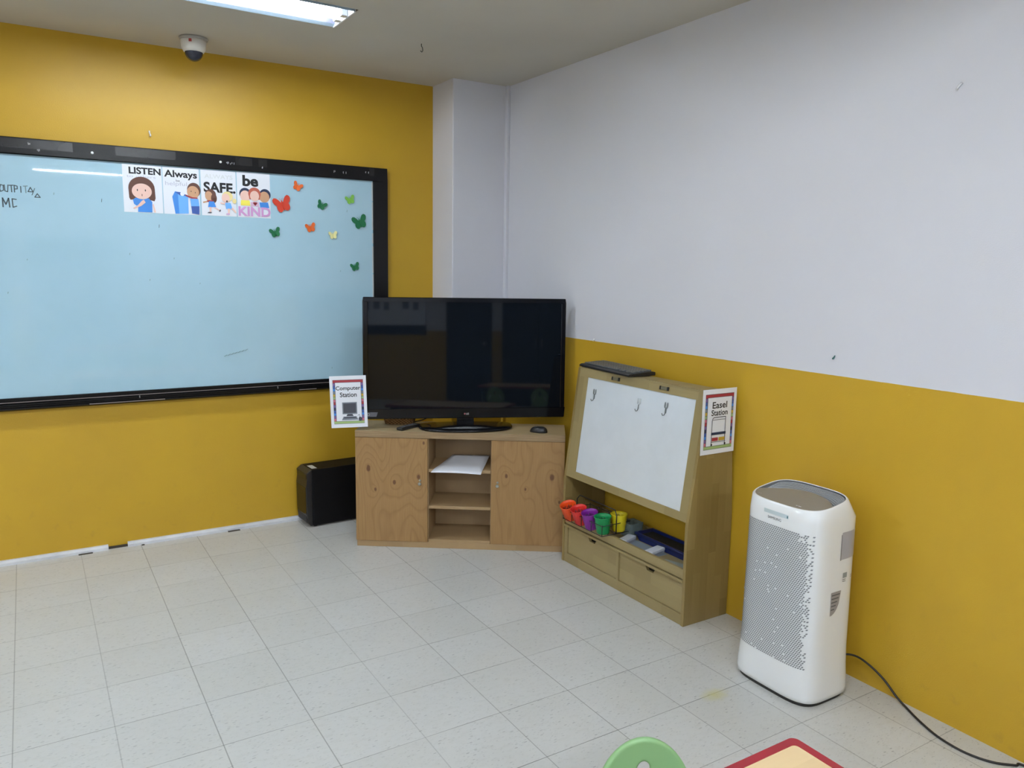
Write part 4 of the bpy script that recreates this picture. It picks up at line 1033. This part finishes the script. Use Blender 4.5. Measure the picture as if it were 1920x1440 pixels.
# ================================================================== CHAIR AND TABLE (foreground)
def table():
    x0, x1, y0, y1, z = -2.43, -1.229, -4.30, -3.697, .50
    t = thing('activity_table', 'low wooden table with red edging at the bottom of the photo', 'table', ((x0 + x1) / 2, (y0 + y1) / 2, 0))
    hx, hy = (x1 - x0) / 2, (y1 - y0) / 2
    def rr(hx, hy, r, z, n=6):
        P = []
        for sx, sy, a0 in ((1, 1, 0), (-1, 1, 90), (-1, -1, 180), (1, -1, 270)):
            for k in range(n + 1):
                a = radians(a0 + 90 * k / n); P.append((sx * (hx - r) + r * cos(a), sy * (hy - r) + r * sin(a), z))
        return P
    obj('tabletop', MB().rings([rr(hx - .024, hy - .024, .012, z - .022), rr(hx - .024, hy - .024, .012, z)], smooth=False), boards('pale_pine_top', 1, .11, (.76, .55, .30), (.66, .46, .23), 0, .3), t)
    obj('edging', MB().rings([rr(hx - .025, hy - .013 - .012, .012, z - .024), rr(hx, hy, .018, z - .024), rr(hx, hy, .018, z - .002), rr(hx - .002, hy - .002, .018, z + .001), rr(hx - .0245, hy - .0245, .012, z + .001), rr(hx - .025, hy - .025, .012, z - .024)], smooth=False, cap0=False, cap1=False), plain('red_edging', (.31, .014, .024), .35), t)
    for sx in (-1, 1):
        for sy in (-1, 1): obj('leg', MB().lathe([(.02, 0), (.022, .01), (.022, z - .024)], (sx * (hx - .06), sy * (hy - .06), 0), 16), plain('blue_green_metal', (.03, .10, .12), .4), t)
    ap = MB()
    for sx in (-1, 1): ap.box(*sorted((sx * (hx - .05), sx * (hx - .07))), -hy + .06, hy - .06, z - .07, z - .024)
    for sy in (-1, 1): ap.box(-hx + .06, hx - .06, *sorted((sy * (hy - .05), sy * (hy - .07))), z - .07, z - .024)
    obj('apron', ap, plain('blue_green_metal', (.03, .10, .12)), t)
table()
def chair(x, y, yaw, label):
    t = thing('child_chair', label, 'chair', (x, y, 0), yaw, group='small green chairs at the table')
    m = plain('light_green_plastic', (.26, .45, .195), .4, noise_amt=.03); mtl = M_white_mt
    # back rest: egg shaped disc with a hand hole, at y=0 facing -y; slight tilt
    n = 48; zc = .375; out = []; hole = []
    for i in range(n):
        a = 2 * pi * i / n; c, s = cos(a), sin(a)
        out.append((.120 * c * (1 - .08 * s), zc + .130 * s)); hole.append((.0185 * c, .424 + .027 * s))
    def yy(z, d): return .02 * ((z - .3) / .2) + d
    R = []
    def ring(P, d, k=1, c=(0, zc)): return [(c[0] + (p[0] - c[0]) * k, yy(p[1], d) - .6 * p[0] ** 2, c[1] + (p[1] - c[1]) * k) for p in P]
    h = (0, .424)
    mb = MB().rings([ring(hole, .002, 1, h), ring(hole, -.0, 1.15, h), ring(hole, -.0, 1.3, h), ring(out, -.0, .93), ring(out, -.0, .955), ring(out, .003, 1), ring(out, .013, 1), ring(out, .016, .955), ring(out, .016, .93), ring(hole, .016, 1.3, h), ring(hole, .016, 1.15, h), ring(hole, .014, 1, h), ring(hole, .002, 1, h)], cap0=False, cap1=False)
    obj('backrest', mb, m, t)
    seat = []
    for i in range(n):
        a = 2 * pi * i / n; c, s = cos(a), sin(a); seat.append((.145 * abs(c) ** .7 * (1 if c > 0 else -1), -.15 + .14 * abs(s) ** .7 * (1 if s > 0 else -1)))
    mb = MB().rings([[(p[0], p[1], .268) for p in seat], [(p[0] * 1.02, p[1], .275) for p in seat], [(p[0], p[1], .283) for p in seat], [(p[0] * .8, -.15 + (p[1] + .15) * .8, .279) for p in seat]])
    obj('seat', mb, m, t)
    for s in (-1, 1):
        obj('leg', MB().tube([(s * .13, -.27, 0), (s * .11, -.24, .268)], .009, 10), mtl, t)
        obj('leg', MB().tube([(s * .13, -.01, 0), (s * .105, -.035, .268), (s * .095, .0, .32), (s * .06, .028, .40)], .009, 10), mtl, t)
    return t
TBL = bpy.data.objects['activity_table']
dup(TBL, (-1.75, -6.75, 0), 'low red edged table far behind the camera')
c1 = chair(-1.569, -3.548, radians(-24), 'small light green chair with round holed backrest beside the red edged table')

dup(c1, (-2.05, -6.30, 0), 'small green chair at the rear table, its back to the television', 0)
dup(c1, (-1.45, -6.30, 0), 'small green chair at the rear table, nearer the long white wall', 0)
